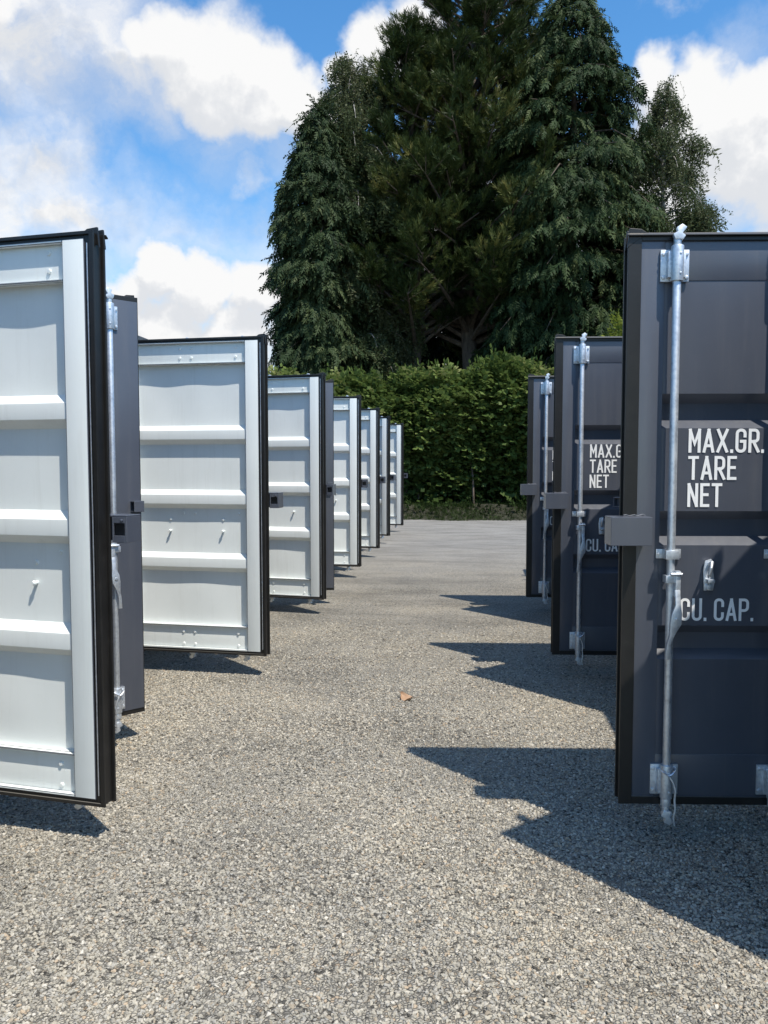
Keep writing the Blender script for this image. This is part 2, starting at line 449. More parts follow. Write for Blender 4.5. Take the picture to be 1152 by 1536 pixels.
# ------------------------------------------------------------------ mesh helpers
class MB:
    def __init__(self, f=None):
        self.v, self.fc, self.m = [], [], []
        self.f = f or (lambda *p: p)

    def add(self, pts, faces, mat=0):
        o = len(self.v)
        self.v += [self.f(*p) for p in pts]
        for i, q in enumerate(faces):
            self.fc.append([a + o for a in q])
            self.m.append(mat[i] if isinstance(mat, (list, tuple)) else mat)

    def box(self, a0, a1, b0, b1, c0, c1, mat=0):
        """mat may be a dict of face name -> index; names a- a+ b- b+ c- c+"""
        p = [(x, y, z) for z in (c0, c1) for y in (b0, b1) for x in (a0, a1)]
        fs = [('c-', (0, 2, 3, 1)), ('c+', (4, 5, 7, 6)), ('b-', (0, 1, 5, 4)), ('b+', (2, 6, 7, 3)), ('a-', (0, 4, 6, 2)), ('a+', (1, 3, 7, 5))]
        if isinstance(mat, dict):
            ms = [mat.get(n, mat.get('*', 0)) for n, _ in fs]
        else:
            ms = [mat] * 6
        self.add(p, [q for _, q in fs], ms)

    def cyl(self, p0, p1, r0, r1=None, n=12, mat=0, cap=True):
        r1 = r0 if r1 is None else r1
        p0, p1 = Vector(p0), Vector(p1)
        d = (p1 - p0).normalized()
        a = d.orthogonal().normalized(); b = d.cross(a)
        pts = []
        for p, r in ((p0, r0), (p1, r1)):
            for i in range(n):
                t = 2 * math.pi * i / n
                pts.append(tuple(p + a * (r * math.cos(t)) + b * (r * math.sin(t))))
        fs = [(i, (i + 1) % n, n + (i + 1) % n, n + i) for i in range(n)]
        if cap:
            fs += [tuple(range(n - 1, -1, -1)), tuple(range(n, 2 * n))]
        self.add(pts, fs, mat)

    def tube(self, path, radii, n=8, mat=0):
        path = [Vector(p) for p in path]
        if isinstance(radii, (int, float)):
            radii = [radii] * len(path)
        pts, prev = [], None
        for i, p in enumerate(path):
            d = (path[min(i + 1, len(path) - 1)] - path[max(i - 1, 0)]).normalized()
            a = d.orthogonal().normalized() if prev is None else (prev - d * prev.dot(d)).normalized()
            prev = a
            b = d.cross(a)
            for k in range(n):
                t = 2 * math.pi * k / n
                pts.append(tuple(p + a * (radii[i] * math.cos(t)) + b * (radii[i] * math.sin(t))))
        fs = []
        for i in range(len(path) - 1):
            for k in range(n):
                fs.append((i * n + k, i * n + (k + 1) % n, (i + 1) * n + (k + 1) % n, (i + 1) * n + k))
        fs += [tuple(range(n - 1, -1, -1)), tuple(range((len(path) - 1) * n, len(path) * n))]
        self.add(pts, fs, mat)

    def prism(self, outline, axis_pts, mat=0):
        """outline polygon given twice (near, far) as 3-d lists"""
        a, b = outline, axis_pts
        n = len(a)
        self.add(list(a) + list(b), [tuple(range(n - 1, -1, -1)), tuple(range(n, 2 * n))] + [(i, (i + 1) % n, n + (i + 1) % n, n + i) for i in range(n)], mat)

    def mesh(self, name, mats, bevel=0.0, smooth=False, recalc=True):
        me = bpy.data.meshes.new(name)
        me.from_pydata(self.v, [], self.fc)
        for m in mats:
            me.materials.append(m)
        me.polygons.foreach_set('material_index', self.m)
        if recalc or bevel:
            bm = bmesh.new(); bm.from_mesh(me)
            if recalc:
                bmesh.ops.recalc_face_normals(bm, faces=bm.faces)
            if bevel:
                es = [e for e in bm.edges if len(e.link_faces) == 2 and e.calc_face_angle(0) > .6]
                bmesh.ops.bevel(bm, geom=es, offset=bevel, segments=2, profile=.6, affect='EDGES', clamp_overlap=True)
            bm.to_mesh(me); bm.free()
        if smooth:
            me.polygons.foreach_set('use_smooth', [True] * len(me.polygons))
            try:
                me.set_sharp_from_angle(angle=R(38))
            except Exception:
                pass
        return me


def obj(name, data, parent=None, loc=None):
    o = bpy.data.objects.new(name, data)
    COL.objects.link(o)
    if parent is not None:
        o.parent = parent
    if loc is not None:
        o.location = loc
    return o


def tag(o, label=None, cat=None, group=None, kind=None):
    for k, v in (('label', label), ('category', cat), ('group', group), ('kind', kind)):
        if v:
            o[k] = v
    return o


def copy_tree(o, parent=None):
    c = o.copy()
    COL.objects.link(c)
    c.parent = parent
    for ch in list(o.children):
        copy_tree(ch, c)
    return c


# ------------------------------------------------------------------ ground
def build_ground():
    mb = MB()
    xs = [-400, -60, -8, -3, 4, 9, 60, 400]
    ys = [-200, -20, 0.5, 8, 14, 30, 80, 600]
    for i in range(len(xs) - 1):
        for k in range(len(ys) - 1):
            mb.add([(xs[i], ys[k], 0), (xs[i + 1], ys[k], 0), (xs[i + 1], ys[k + 1], 0), (xs[i], ys[k + 1], 0)], [(0, 1, 2, 3)])
    o = obj('ground', mb.mesh('ground', [M_GRAVEL], recalc=False))
    tag(o, kind='structure')


build_ground()

# ------------------------------------------------------------------ container doors
LW = 1.15                 # hinge axis to the tip of the gasket
ZB, ZT = 0.155, 2.455     # outer gasket lines
GROOVES = [(ZT - .765, ZT - .628), (ZT - 1.235, ZT - 1.097), (ZT - 1.70, ZT - 1.562)]
FLAT_W, RIB_W = .006, .052


def canning(u, z):
    """the slight buckling of the pressed door sheet"""
    s = max(0.0, math.sin(math.pi * min(1, max(0, (u - .147) / .883))))
    a = 0
    if z > GROOVES[0][1]:
        t = (z - GROOVES[0][1]) / (2.27 - GROOVES[0][1])
        a = .0075 * math.sin(u * 13 + .4) * .5 + .004 * math.cos(u * 5)
    elif z < GROOVES[2][0]:
        t = (z - .355) / (GROOVES[2][0] - .355)
        a = .005 * math.sin(u * 11 + 2.2) * .6 + .003
    elif z > GROOVES[1][1]:
        t = (z - GROOVES[1][1]) / (GROOVES[0][0] - GROOVES[1][1]); a = .0012
    else:
        t = (z - GROOVES[2][1]) / (GROOVES[1][0] - GROOVES[2][1]); a = .0015 * math.sin(u * 7)
    t = min(1, max(0, t))
    return a * (s ** .5) * math.sin(math.pi * t)


def leaf_map(side):
    if side == 'right':
        return lambda u, w, z: (-(LW - u), w - .02, z)
    return lambda u, w, z: ((LW - u), w - .02, z)


def door_mesh(side):
    mb = MB(leaf_map(side))
    lt = {'*': 1, 'b-': 0, 'c-': 0, 'c+': 0}
    mb.box(.048 if side == 'right' else .010, .147, 0, .064, .183, 2.427, {**lt, 'a-': 0})      # tip stile
    mb.box(1.03, 1.128, 0, .064, .183, 2.427, {**lt, 'a+': 0})     # hinge stile
    # top rail: channel with lips
    for (z0, z1, top) in ((2.27, 2.427, True), (.183, .36, False)):
        mb.box(.147, 1.03, .003, .036, z0, z1, {'*': 1, 'b-': 0})
        if top:
            mb.box(.147, 1.03, .036, .063, z1 - .010, z1, 1)
            mb.box(.147, 1.03, .036, .058, z0, z0 + .006, 1)
        else:
            mb.box(.147, 1.03, .036, .063, z0, z0 + .010, 1)
            mb.box(.147, 1.03, .036, .058, z1 - .006, z1, 1)
    # pressed sheet with three horizontal corrugations
    prof = []
    zs_edges = [.352] + [z for g in reversed(GROOVES) for z in g] + [2.274]
    for i in range(0, len(zs_edges) - 1, 2):
        z0, z1 = zs_edges[i], zs_edges[i + 1]
        for k in range(9):
            prof.append((z0 + (z1 - z0) * k / 8, FLAT_W))
        if i + 2 < len(zs_edges):
            g0, g1 = z1, zs_edges[i + 2]
            prof += [(g0 + .036, RIB_W), (g0 + .046, RIB_W + .001), (g1 - .046, RIB_W + .001), (g1 - .036, RIB_W)]
    us = [.147 + (1.03 - .147) * i / 30 for i in range(31)]
    for off, mat in ((0, 0), (.002, 1)):
        pts = [(u, w + off + (canning(u, z) if w == FLAT_W else 0), z) for (z, w) in prof for u in us]
        n = len(us)
        fs = [(r * n + i, r * n + i + 1, (r + 1) * n + i + 1, (r + 1) * n + i) for r in range(len(prof) - 1) for i in range(n - 1)]
        mb.add(pts, fs, mat)
    me = mb.mesh('door', [M_DARK, M_LIGHT], recalc=False)
    bm = bmesh.new(); bm.from_mesh(me)
    bmesh.ops.recalc_face_normals(bm, faces=[f for f in bm.faces])
    es = [e for e in bm.edges if len(e.link_faces) == 2 and e.calc_face_angle(0) > 1.2]
    bmesh.ops.bevel(bm, geom=es, offset=.0028, segments=2, profile=.6, affect='EDGES', clamp_overlap=True)
    bm.to_mesh(me); bm.free()
    me.polygons.foreach_set('use_smooth', [True] * len(me.polygons))
    me.set_sharp_from_angle(angle=R(25))
    return me


def gasket_mesh(side):
    mb = MB(leaf_map(side))
    # (u0, u1) / (z0, z1) rings: body, outer lip, inner lip
    for (a, w0, w1, inner) in ((.012, .005, .060, .050), (.0, -.007, .003, .053), (.003, .0605, .070, .022)):
        if side == 'left' and inner == .053:
            continue
        if side == 'left':
            inner = .012 if inner == .050 else .022
            a = min(a, .004)
        u1e = 1.147 if w1 != .060 else 1.142
        mb.box(a, inner, w0, w1, ZB + a * .5, ZT - a * .5)                      # tip side
        mb.box(1.126, u1e, w0, w1, ZB + a * .5, ZT - a * .5)                    # hinge side
        k = .032 if w1 != .070 else .016
        mb.box(inner, 1.126, w0 + .0006, w1 - .0006, ZT - k, ZT - a * .5)       # top
        mb.box(inner, 1.126, w0 + .0006, w1 - .0006, ZB + a * .5, ZB + k)       # bottom
    if side == 'right':
        sec = [(-.006, ZT - .001), (-.020, ZT - .011), (-.019, ZT - .016), (-.006, ZT - .009)]
        mb.prism([(-.006, w, z) for w, z in sec], [(1.147, w, z) for w, z in sec])
    # corner flap that stands up at the top of the tip
    for w0 in ((-.008, .03) if side == 'right' else (.045,)):
        a = [(-.004, w0, ZT - .06), (.004, w0, ZT + .018), (.05, w0, ZT + .014), (.075, w0, ZT - .002)]
        mb.prism(a, [(p[0], p[1] + .010, p[2]) for p in a])
    return mb.mesh('gasket', [M_RUBBER], bevel=.0022)


def glint_mesh(side):
    mb = MB(leaf_map(side))
    mb.box(.027, .031, .0705, .0725, ZB + .05, ZT - .05)  # thin zinc bar added as the pale reflection along the gasket edge
    return mb.mesh('gasket_glint', [M_ZINC])


ROD_U = (.182, .612)
ROD_W = -.037


def rod_mesh(side):
    mb = MB(leaf_map(side))
    mb.cyl((0, ROD_W, .20), (0, ROD_W, 2.365), .0162, n=14)
    for z, s in ((2.362, 1), (.20, -1)):
        mb.cyl((0, ROD_W, z), (0, ROD_W, z + s * .035), .021, n=14)
        mb.cyl((0, ROD_W, z + s * .035), (0, ROD_W, z + s * .062), .015, n=12)
        # cam: a bent two-lobed lug
        zb = z + s * .055
        a = [(-.014, 0), (.016, 0), (.026, .014), (.013, .024), (.022, .036), (.030, .046), (.012, .058), (-.010, .045), (-.004, .030), (-.022, .020)]
        near = [(x, ROD_W - .017, zb + s * y) for x, y in a]
        mb.prism(near, [(x + .006, ROD_W + .015, zv) for (x, w, zv) in near])
    return mb.mesh('lock_rod', [M_ZINC], bevel=.0015, smooth=True)


def bracket_mesh(side, kind):
    mb = MB(leaf_map(side))
    if kind == 'cam_bracket':
        mb.box(-.056, .056, -.010, -.001, -.062, .062)
        mb.box(-.034, -.020, ROD_W, -.010, -.050, .050)
        mb.box(.020, .034, ROD_W, -.010, -.050, .050)
        mb.cyl((0, ROD_W, -.066), (0, ROD_W, .070), .0245, n=16)
        for x in (-.045, .045):
            for z in (-.045, .045):
                mb.cyl((x, -.017, z), (x, -.009, z), .0085, n=6)
        for z in (-.038, .038):
            mb.cyl((.006, ROD_W - .0262, z), (.006, ROD_W - .020, z), .005, n=8)
        return mb.mesh(kind, [M_ZINC], bevel=.002, smooth=True)
    mb.box(-.05, .05, -.008, -.001, -.019, .019)
    mb.box(-.027, .027, ROD_W - .023, -.008, -.018, .018)
    for x in (-.039, .039):
        mb.cyl((x, -.015, 0), (x, -.007, 0), .008, n=6)
    return mb.mesh(kind, [M_ZINC], bevel=.003, smooth=True)


def handle_mesh(side):
    mb = MB(leaf_map(side))
    mb.box(-.026, .026, ROD_W - .026, ROD_W + .018, 1.075, 1.105)
    mb.box(.010, .030, ROD_W - .034, ROD_W - .012, 1.02, 1.125)
    mb.cyl((-.012, ROD_W - .036, 1.112), (.034, ROD_W - .036, 1.112), .007, n=8)
    # flat bar hanging beside the rod, twisted half way
    path = [((.018, ROD_W - .030, 1.05), .010, .005), ((.020, ROD_W - .036, .99), .010, .006), ((.014, ROD_W - .042, .955), .020, .005), ((.010, ROD_W - .042, .915), .022, .005),
            ((-.002, ROD_W - .036, .87), .010, .007), ((-.012, ROD_W - .030, .83), .008, .007), ((-.016, ROD_W - .027, .77), .009, .006)]
    rings = [[(p[0] - a, p[1] - b, p[2]), (p[0] + a, p[1] - b, p[2]), (p[0] + a, p[1] + b, p[2]), (p[0] - a, p[1] + b, p[2])] for p, a, b in path]
    pts = [q for r in rings for q in r]
    fs = [(3, 2, 1, 0), tuple(len(pts) - 4 + i for i in range(4))]
    for i in range(len(rings) - 1):
        for k in range(4):
            fs.append((i * 4 + k, i * 4 + (k + 1) % 4, i * 4 + 4 + (k + 1) % 4, i * 4 + 4 + k))
    mb.add(pts, fs)
    mb.cyl((.012, ROD_W - .052, .935), (.012, ROD_W - .034, .935), .008, n=10)
    return mb.mesh('handle', [M_ZINC], bevel=.0018, smooth=True)


def catch_mesh(side):
    mb = MB(leaf_map(side))
    a = [(-.018, -.062), (.018, -.062), (.024, -.03), (.016, .03), (.022, .05), (.008, .066), (-.016, .058), (-.022, .02)]
    mb.prism([(x, -.010, z) for x, z in a], [(x, -.002, z) for x, z in a])
    mb.tube([(.0, -.008, .045), (.0, -.042, .055), (-.008, -.052, .035), (-.012, -.046, .008), (-.006, -.03, -.006)], .007, n=8)
    mb.box(-.014, .014, -.040, -.010, -.028, -.014)
    mb.cyl((0, -.024, -.047), (0, -.008, -.047), .013, n=12)
    return mb.mesh('handle_catch', [M_ZINC], bevel=.0015, smooth=True)


def lockbox_mesh(side):
    mb = MB(leaf_map(side))
    t = .006
    u0, u1, w0, w1, z0, z1 = -.074, .086, -.108, -.004, 1.228, 1.340
    mb.box(u0, u1, w0, w0 + t, z0, z1)                        # face
    mb.box(u0, u1, w0 + t, w1, z1 - t, z1)                    # top
    mb.box(u0, u0 + t, w0 + t, w1, z0, z1 - t)                # free end
    mb.box(u1 - t, u1, w0 + t, w1, z0, z1 - t)                # end on the door
    # back plate past the edge with its square opening
    b0, b1 = w1 - t, w1
    mb.box(u0 + t, -.064, b0, b1, z0, z1 - t)
    mb.box(-.014, -.006, b0, b1, z0, z1 - t)
    mb.box(-.064, -.014, b0, b1, z0, z0 + .030)
    mb.box(-.064, -.014, b0, b1, z0 + .080, z1 - t)
    mb.cyl((-.052, w1 - .002, 1.320), (-.052, w1 + .010, 1.320), .006, n=8)
    # weld bead along the top
    pts = [(.0 + .011 * i, -.004, z1 + .001 + .003 * math.sin(i * 2.1)) for i in range(9)]
    mb.tube(pts, .0045, n=6)
    return mb.mesh('lock_box', [M_DARK], bevel=.003)


def lockbracket_mesh(side):
    mb = MB(leaf_map(side))
    mb.box(.012, .070, -.05, -.044, 1.285, 1.345)
    mb.box(.012, .070, -.044, -.002, 1.339, 1.345)
    mb.box(.012, .070, -.044, -.002, 1.285, 1.291)
    mb.box(.038, .044, -.043, -.002, 1.292, 1.338)
    return mb.mesh('lock_bracket', [M_DARK], bevel=.002)


def hinge_mesh(side):
    mb = MB(leaf_map(side))
    mb.cyl((LW, -.001, -.055), (LW, -.001, .055), .013, n=12)
    mb.box(1.035, LW - .006, -.012, -.002, -.042, .042)
    mb.box(LW - .008, LW + .010, .006, .060, -.020, .020)
    return mb.mesh('hinge', [M_DARK], bevel=.002, smooth=True)


def bolt_mesh(side):
    mb = MB(leaf_map(side))
    mb.cyl((0, 0, 0), (0, .008, 0), .0105, .0075, n=12)
    return mb.mesh('bolt', [M_LIGHT], smooth=True)


def stud_mesh(side):
    mb = MB(leaf_map(side))
    mb.cyl((0, 0, 0), (0, .020, 0), .008, n=10)
    mb.cyl((0, .020, 0), (0, .030, 0), .0115, .006, n=12)
    return mb.mesh('stud', [M_LIGHT], smooth=True)


def tie_mesh(side):
    mb = MB(leaf_map(side))
    ring = []
    for i in range(17):
        t = math.pi * (1.16 + 1.68 * i / 16)
        ring.append((.032 * math.cos(t), ROD_W - .012 + .030 * math.sin(t * 1.0) * .8, .034 + .022 * abs(math.cos(t))))
    mb.tube(ring, .0042, n=6)
    # tail: frayed twisted wire hanging past the bracket
    tail = [(.004, ROD_W - .036, .032), (.016, ROD_W - .040, .010), (.026, ROD_W - .038, -.02), (.022, ROD_W - .040, -.06), (.027, ROD_W - .036, -.10), (.020, ROD_W - .038, -.135), (.026, ROD_W - .034, -.165)]
    mb.tube(tail, .0042, n=6)
    return mb.mesh('cable_tie', [M_ZINC], smooth=True)


# --- lettering -------------------------------------------------------
def arc(cx, cy, r, a0, a1, n=5):
    return [(cx + r * math.cos(R(a0 + (a1 - a0) * i / n)), cy + r * math.sin(R(a0 + (a1 - a0) * i / n))) for i in range(n + 1)]


def glyph(c):
    w, r = .38, .17
    if c == 'M': return .44, [[(0, 0), (0, 1)], [(0, 1), (.22, .36), (.44, 1)], [(.44, 1), (.44, 0)]]
    if c == 'A': return .42, [[(0, 0), (.21, 1.0)], [(.21, 1.0), (.42, 0)], [(.07, .26), (.35, .26)]]
    if c == 'X': return .42, [[(0, 0), (.42, 1)], [(0, 1), (.42, 0)]]
    if c == 'T': return w, [[(0, 1), (w, 1)], [(w / 2, 1), (w / 2, 0)]]
    if c == 'E': return .32, [[(.32, 1), (0, 1), (0, 0), (.32, 0)], [(0, .52), (.28, .52)]]
    if c == 'N': return w, [[(0, 0), (0, 1)], [(0, 1), (w, 0)], [(w, 0), (w, 1)]]
    if c == 'U': return w, [[(0, 1)] + arc(r, r, r, 180, 270) + arc(w - r, r, r, 270, 360) + [(w, 1)]]
    if c == 'C': return w, [[(w, .70)] + arc(w - r, 1 - r, r, 0, 90) + arc(r, 1 - r, r, 90, 180) + arc(r, r, r, 180, 270) + arc(w - r, r, r, 270, 360) + [(w, .30)]]
    if c == 'G': return w, [[(w, .72)] + arc(w - r, 1 - r, r, 0, 90) + arc(r, 1 - r, r, 90, 180) + arc(r, r, r, 180, 270) + arc(w - r, r, r, 270, 360) + [(w, .47), (.21, .47)]]
    if c in 'PR':
        g = [[(0, 0), (0, 1)], [(0, 1), (w - r, 1)] + arc(w - r, 1 - r, r, 90, 0)[1:] + arc(w - r, .46 + r, r, 0, -90) + [(0, .46)]]
        if c == 'R': g.append([(.17, .46), (.40, 0)])
        return w, g
    if c == '.': return 0.0, [[(0, 0), (0, .001)]]
    return .18, []


def lettering_mesh(text, u0, z0, height, width):
    """text read from outside on the right-hand door; (u0, z0) its lower left corner"""
    th = .145
    strokes, x = [], 0.0
    for c in text:
        w, g = glyph(c)
        for s in g:
            strokes.append((c, [(x + th / 2 + p[0], th / 2 + p[1] * (1 - th)) for p in s]))
        x += w + th + (.10 if c != ' ' else -.05)
    x -= .10
    sx = width / x
    f = leaf_map('right')
    mb = MB(lambda a, b, k: f(u0 + a * sx, FLAT_W + canning(u0 + a * sx, z0 + b * height) - .0024 - k * .0001, z0 + b * height))
    lay = 0
    for c, s in strokes:
        lay += 1
        if c == '.':
            x0 = s[0][0]
            mb.add([(x0 - th / 2, 0, 0), (x0 + th / 2, 0, 0), (x0 + th / 2, th, 0), (x0 - th / 2, th, 0)], [(0, 1, 2, 3)])
            continue
        hw = th / 2
        asp = height / sx
        pts = [Vector((p[0], p[1] * asp)) for p in s]      # equal units
        left, right = [], []
        for i, p in enumerate(pts):
            d0 = (p - pts[i - 1]).normalized() if i else None
            d1 = (pts[i + 1] - p).normalized() if i < len(pts) - 1 else None
            if d0 is None: d0 = d1
            if d1 is None: d1 = d0
            n0 = Vector((-d0.y, d0.x)); n1 = Vector((-d1.y, d1.x))
            mtr = (n0 + n1).normalized()
            k = hw / max(.45, mtr.dot(n0))
            q = p.copy()
            if i == 0: q = p - d1 * hw * .98
            if i == len(pts) - 1: q = p + d0 * hw * .98
            left.append(q + mtr * k); right.append(q - mtr * k)
        top = asp
        vs = [(q.x, min(top, max(0, q.y)) / asp, lay % 5) for q in left + right]
        m = len(left)
        mb.add(vs, [(i, i + 1, m + i + 1, m + i) for i in range(m - 1)])
    me = mb.mesh('lettering', [M_TEXT], recalc=False)
    bm = bmesh.new(); bm.from_mesh(me)
    for fc in bm.faces:
        fc.normal_update()
        if fc.normal.y > 0:
            fc.normal_flip()
    bm.to_mesh(me); bm.free()
    return me


def make_door(side, parent):
    d = obj('door', door_mesh(side), parent)
    sg = 1 if side == 'right' else -1
    obj('gasket', gasket_mesh(side), d)
    obj('gasket_glint', glint_mesh(side), d)
    rm, hm = rod_mesh(side), handle_mesh(side)
    cb, mbk = bracket_mesh(side, 'cam_bracket'), bracket_mesh(side, 'rod_guide')
    tm = tie_mesh(side)
    for u in ROD_U:
        s = (sg * u, 0, 0)
        obj('lock_rod', rm, d, s)
        obj('handle', hm, d, s)
        obj('cam_bracket', cb, d, (sg * u, 0, 2.325))
        obj('cam_bracket', cb, d, (sg * u, 0, .262))
        obj('rod_guide', mbk, d, (sg * u, 0, 1.187))
        obj('cable_tie', tm, d, (sg * u, 0, .262))
    cm = catch_mesh(side)
    obj('handle_catch', cm, d, (sg * .345, 0.003, 1.10))
    obj('handle_catch', cm, d, (sg * .76, 0.003, 1.10))
    hg = hinge_mesh(side)
    for z in (.42, 1.02, 1.62, 2.22):
        obj('hinge', hg, d, (0, 0, z))
    bt, st = bolt_mesh(side), stud_mesh(side)
    for u in ROD_U:
        for du in (-.045, .045):
            for z in (2.35 - .035, 2.35 + .035, .262 - .045, .262 + .045):
                obj('bolt', bt, d, (sg * (u + du), .036, z))
            obj('bolt', bt, d, (sg * (u + du), FLAT_W + .002, 1.185))
    for u in (.345, .76):
        obj('bolt', bt, d, (sg * u, FLAT_W + .002, 1.14))
        obj('stud', st, d, (sg * u, FLAT_W + .002, 1.055))
    if side == 'right':
        obj('lock_box', lockbox_mesh(side), d)
        z = ZT - 1.095
        for i, (txt, w) in enumerate((('MAX.GR.', .300), ('TARE', .193), ('NET', .138))):
            obj('lettering', lettering_mesh(txt, .256, ZT - .864 - i * .1088, .098, w), d)
        obj('lettering', lettering_mesh('CU. CAP.', .236, ZT - 1.543, .094, .295), d)
    else:
        obj('lock_bracket', lockbracket_mesh(side), d)
    return d


# ------------------------------------------------------------------ container body
CW, CL, CH = 2.438, 6.058, 2.591


def corr_path(length, pitch=.278, depth=.036):
    pts, x = [(0, 0)], .0
    n = int(length // pitch)
    m = (length - n * pitch) / 2
    x = m
    for i in range(n):
        for dx, y in ((.0, 0), (.068, depth), (.139, depth), (.207, 0)):
            pts.append((x + dx, y))
        x += pitch
    pts.append((length, 0))
    return pts


def make_container():
    root = bpy.data.objects.new('shipping_container', None)
    root.empty_display_size = .5
    COL.objects.link(root)
    hw = CW / 2
    # corner castings with oval holes suggested by inset plates
    mb = MB()
    mb.box(-.081, .081, -.089, .089, -.059, .059)
    for s in (-1, 1):
        mb.box(-.03, .03, s * .089 - .001, s * .089 + .001, -.02, .02)
    cme = mb.mesh('corner_casting', [M_DARK], bevel=.006)
    for x in (-hw + .081, hw - .081):
        for y in (.089, CL - .089):
            for z in (.059, CH - .059):
                obj('corner_casting', cme, root, (x, y, z))
    mb = MB(); mb.box(-.06, .06, -.07, .07, .118, CH - .118)
    pme = mb.mesh('corner_post', [M_DARK], bevel=.006)
    for x in (-hw + .062, hw - .062):
        for y in (.085, CL - .085):
            obj('corner_post', pme, root, (x, y, 0))
    mb = MB(); mb.box(-hw + .163, hw - .163, .02, .12, CH - .125, CH - .008); mb.box(-hw + .125, hw - .125, .05, .13, CH - .165, CH - .1265)
    obj('door_header', mb.mesh('door_header', [M_DARK], bevel=.004), root)
    mb = MB(); mb.box(-hw + .163, hw - .163, .015, .12, .012, .15)
    obj('door_sill', mb.mesh('door_sill', [M_DARK], bevel=.004), root)
    for nm, z0, z1, t in (('top_rail', CH - .075, CH - .012, .06), ('bottom_rail', .02, .16, .05)):
        mb = MB(); mb.box(-t / 2, t / 2, .18, CL - .18, z0, z1)
        me = mb.mesh(nm, [M_DARK], bevel=.004)
        for x in (-hw + .045, hw - .045):
            obj(nm, me, root, (x, 0, 0))
    for nm, z0, z1 in (('rear_header', CH - .1, CH - .015), ('rear_sill', .02, .16)):
        mb = MB(); mb.box(-hw + .163, hw - .163, CL - .11, CL - .03, z0, z1)
        obj(nm, mb.mesh(nm, [M_DARK], bevel=.004), root)
    # corrugated sheets, dark outside and pale inside
    path = corr_path(CL - .29)
    for s in (-1, 1):
        mb = MB()
        for off, mat in ((0, 0), (.002, 1)):
            pts = [(s * (hw - .024 - y - off), .145 + x, z) for (x, y) in path for z in (.162, CH - .077)]
            fs = [(2 * i, 2 * i + 2, 2 * i + 3, 2 * i + 1) for i in range(len(path) - 1)]
            mb.add(pts, fs, mat)
        obj('side_wall', mb.mesh('side_wall', [M_DARK, M_LIGHT], recalc=False), root)
    path = corr_path(CW - .25, .25, .045)
    mb = MB()
    for off, mat in ((0, 0), (.002, 1)):
        pts = [(-hw + .125 + x, CL - .04 - y - off, z) for (x, y) in path for z in (.162, CH - .102)]
        mb.add(pts, [(2 * i, 2 * i + 2, 2 * i + 3, 2 * i + 1) for i in range(len(path) - 1)], mat)
    obj('rear_wall', mb.mesh('rear_wall', [M_DARK, M_LIGHT], recalc=False), root)
    path = corr_path(CL - .25, .209, .02)
    mb = MB()
    for off, mat in ((0, 0), (.002, 1)):
        pts = [(xx, .125 + x, CH - .014 - y - off) for (x, y) in path for xx in (-hw + .08, hw - .08)]
        mb.add(pts, [(2 * i, 2 * i + 2, 2 * i + 3, 2 * i + 1) for i in range(len(path) - 1)], mat)
    obj('roof', mb.mesh('roof', [M_DARK, M_LIGHT], recalc=False), root)
    mb = MB(); mb.box(-hw + .075, hw - .075, .125, CL - .115, .13, .158)
    obj('floor', mb.mesh('floor', [M_WOOD]), root)
    rd = make_door('right', root); rd.location = (1.165, -.05, 0)
    ld = make_door('left', root); ld.location = (-1.165, -.05, 0)
    rd['label'] = 'right-hand door leaf, dark outside and pale grey inside'
    ld['label'] = 'left-hand door leaf without lettering'
    return root


proto = make_container()
ORD = ['first', 'second', 'third', 'fourth', 'fifth', 'sixth', 'seventh']
LEFT = [(81, 50), (84.5, 42), (80, 40), (88, 78), (82, 60), (71, 50), (81, 55)]   # (right door, left door) degrees open
used = [False]


def place(x, y, rz, ra, la, label):
    c = copy_tree(proto) if used[0] else proto
    used[0] = True
    c.location = (x, y, 0)
    c.rotation_euler = (0, 0, R(rz))
    ds = [o for o in c.children if o.name.split('.')[0] == 'door']
    for d in ds:
        d.rotation_euler = (0, 0, R(ra) if d.location.x > 0 else -R(la))
    tag(c, label, 'container', 'storage containers in two facing rows')
    return c


for k, (ra, la) in enumerate(LEFT):
    place(-2.625, 2.085 + 2.5 * k, 90, ra, la,
          'dark grey container in the row showing pale door insides, %s from the hedge' % ORD[6 - k])
# centre y of the containers on the right: near hinge at y, container beyond it
for k, (hy, ra, la) in enumerate([(.82, 0, 47), (3.40, 94.5, 47), (5.97, 94, 51), (8.49, 93, 0)]):
    place(1.98 if k == 0 else 1.82, hy + 1.165, -90, ra, la,
          'dark grey container in the row showing white lettering, %s from the hedge' % ORD[3 - k])


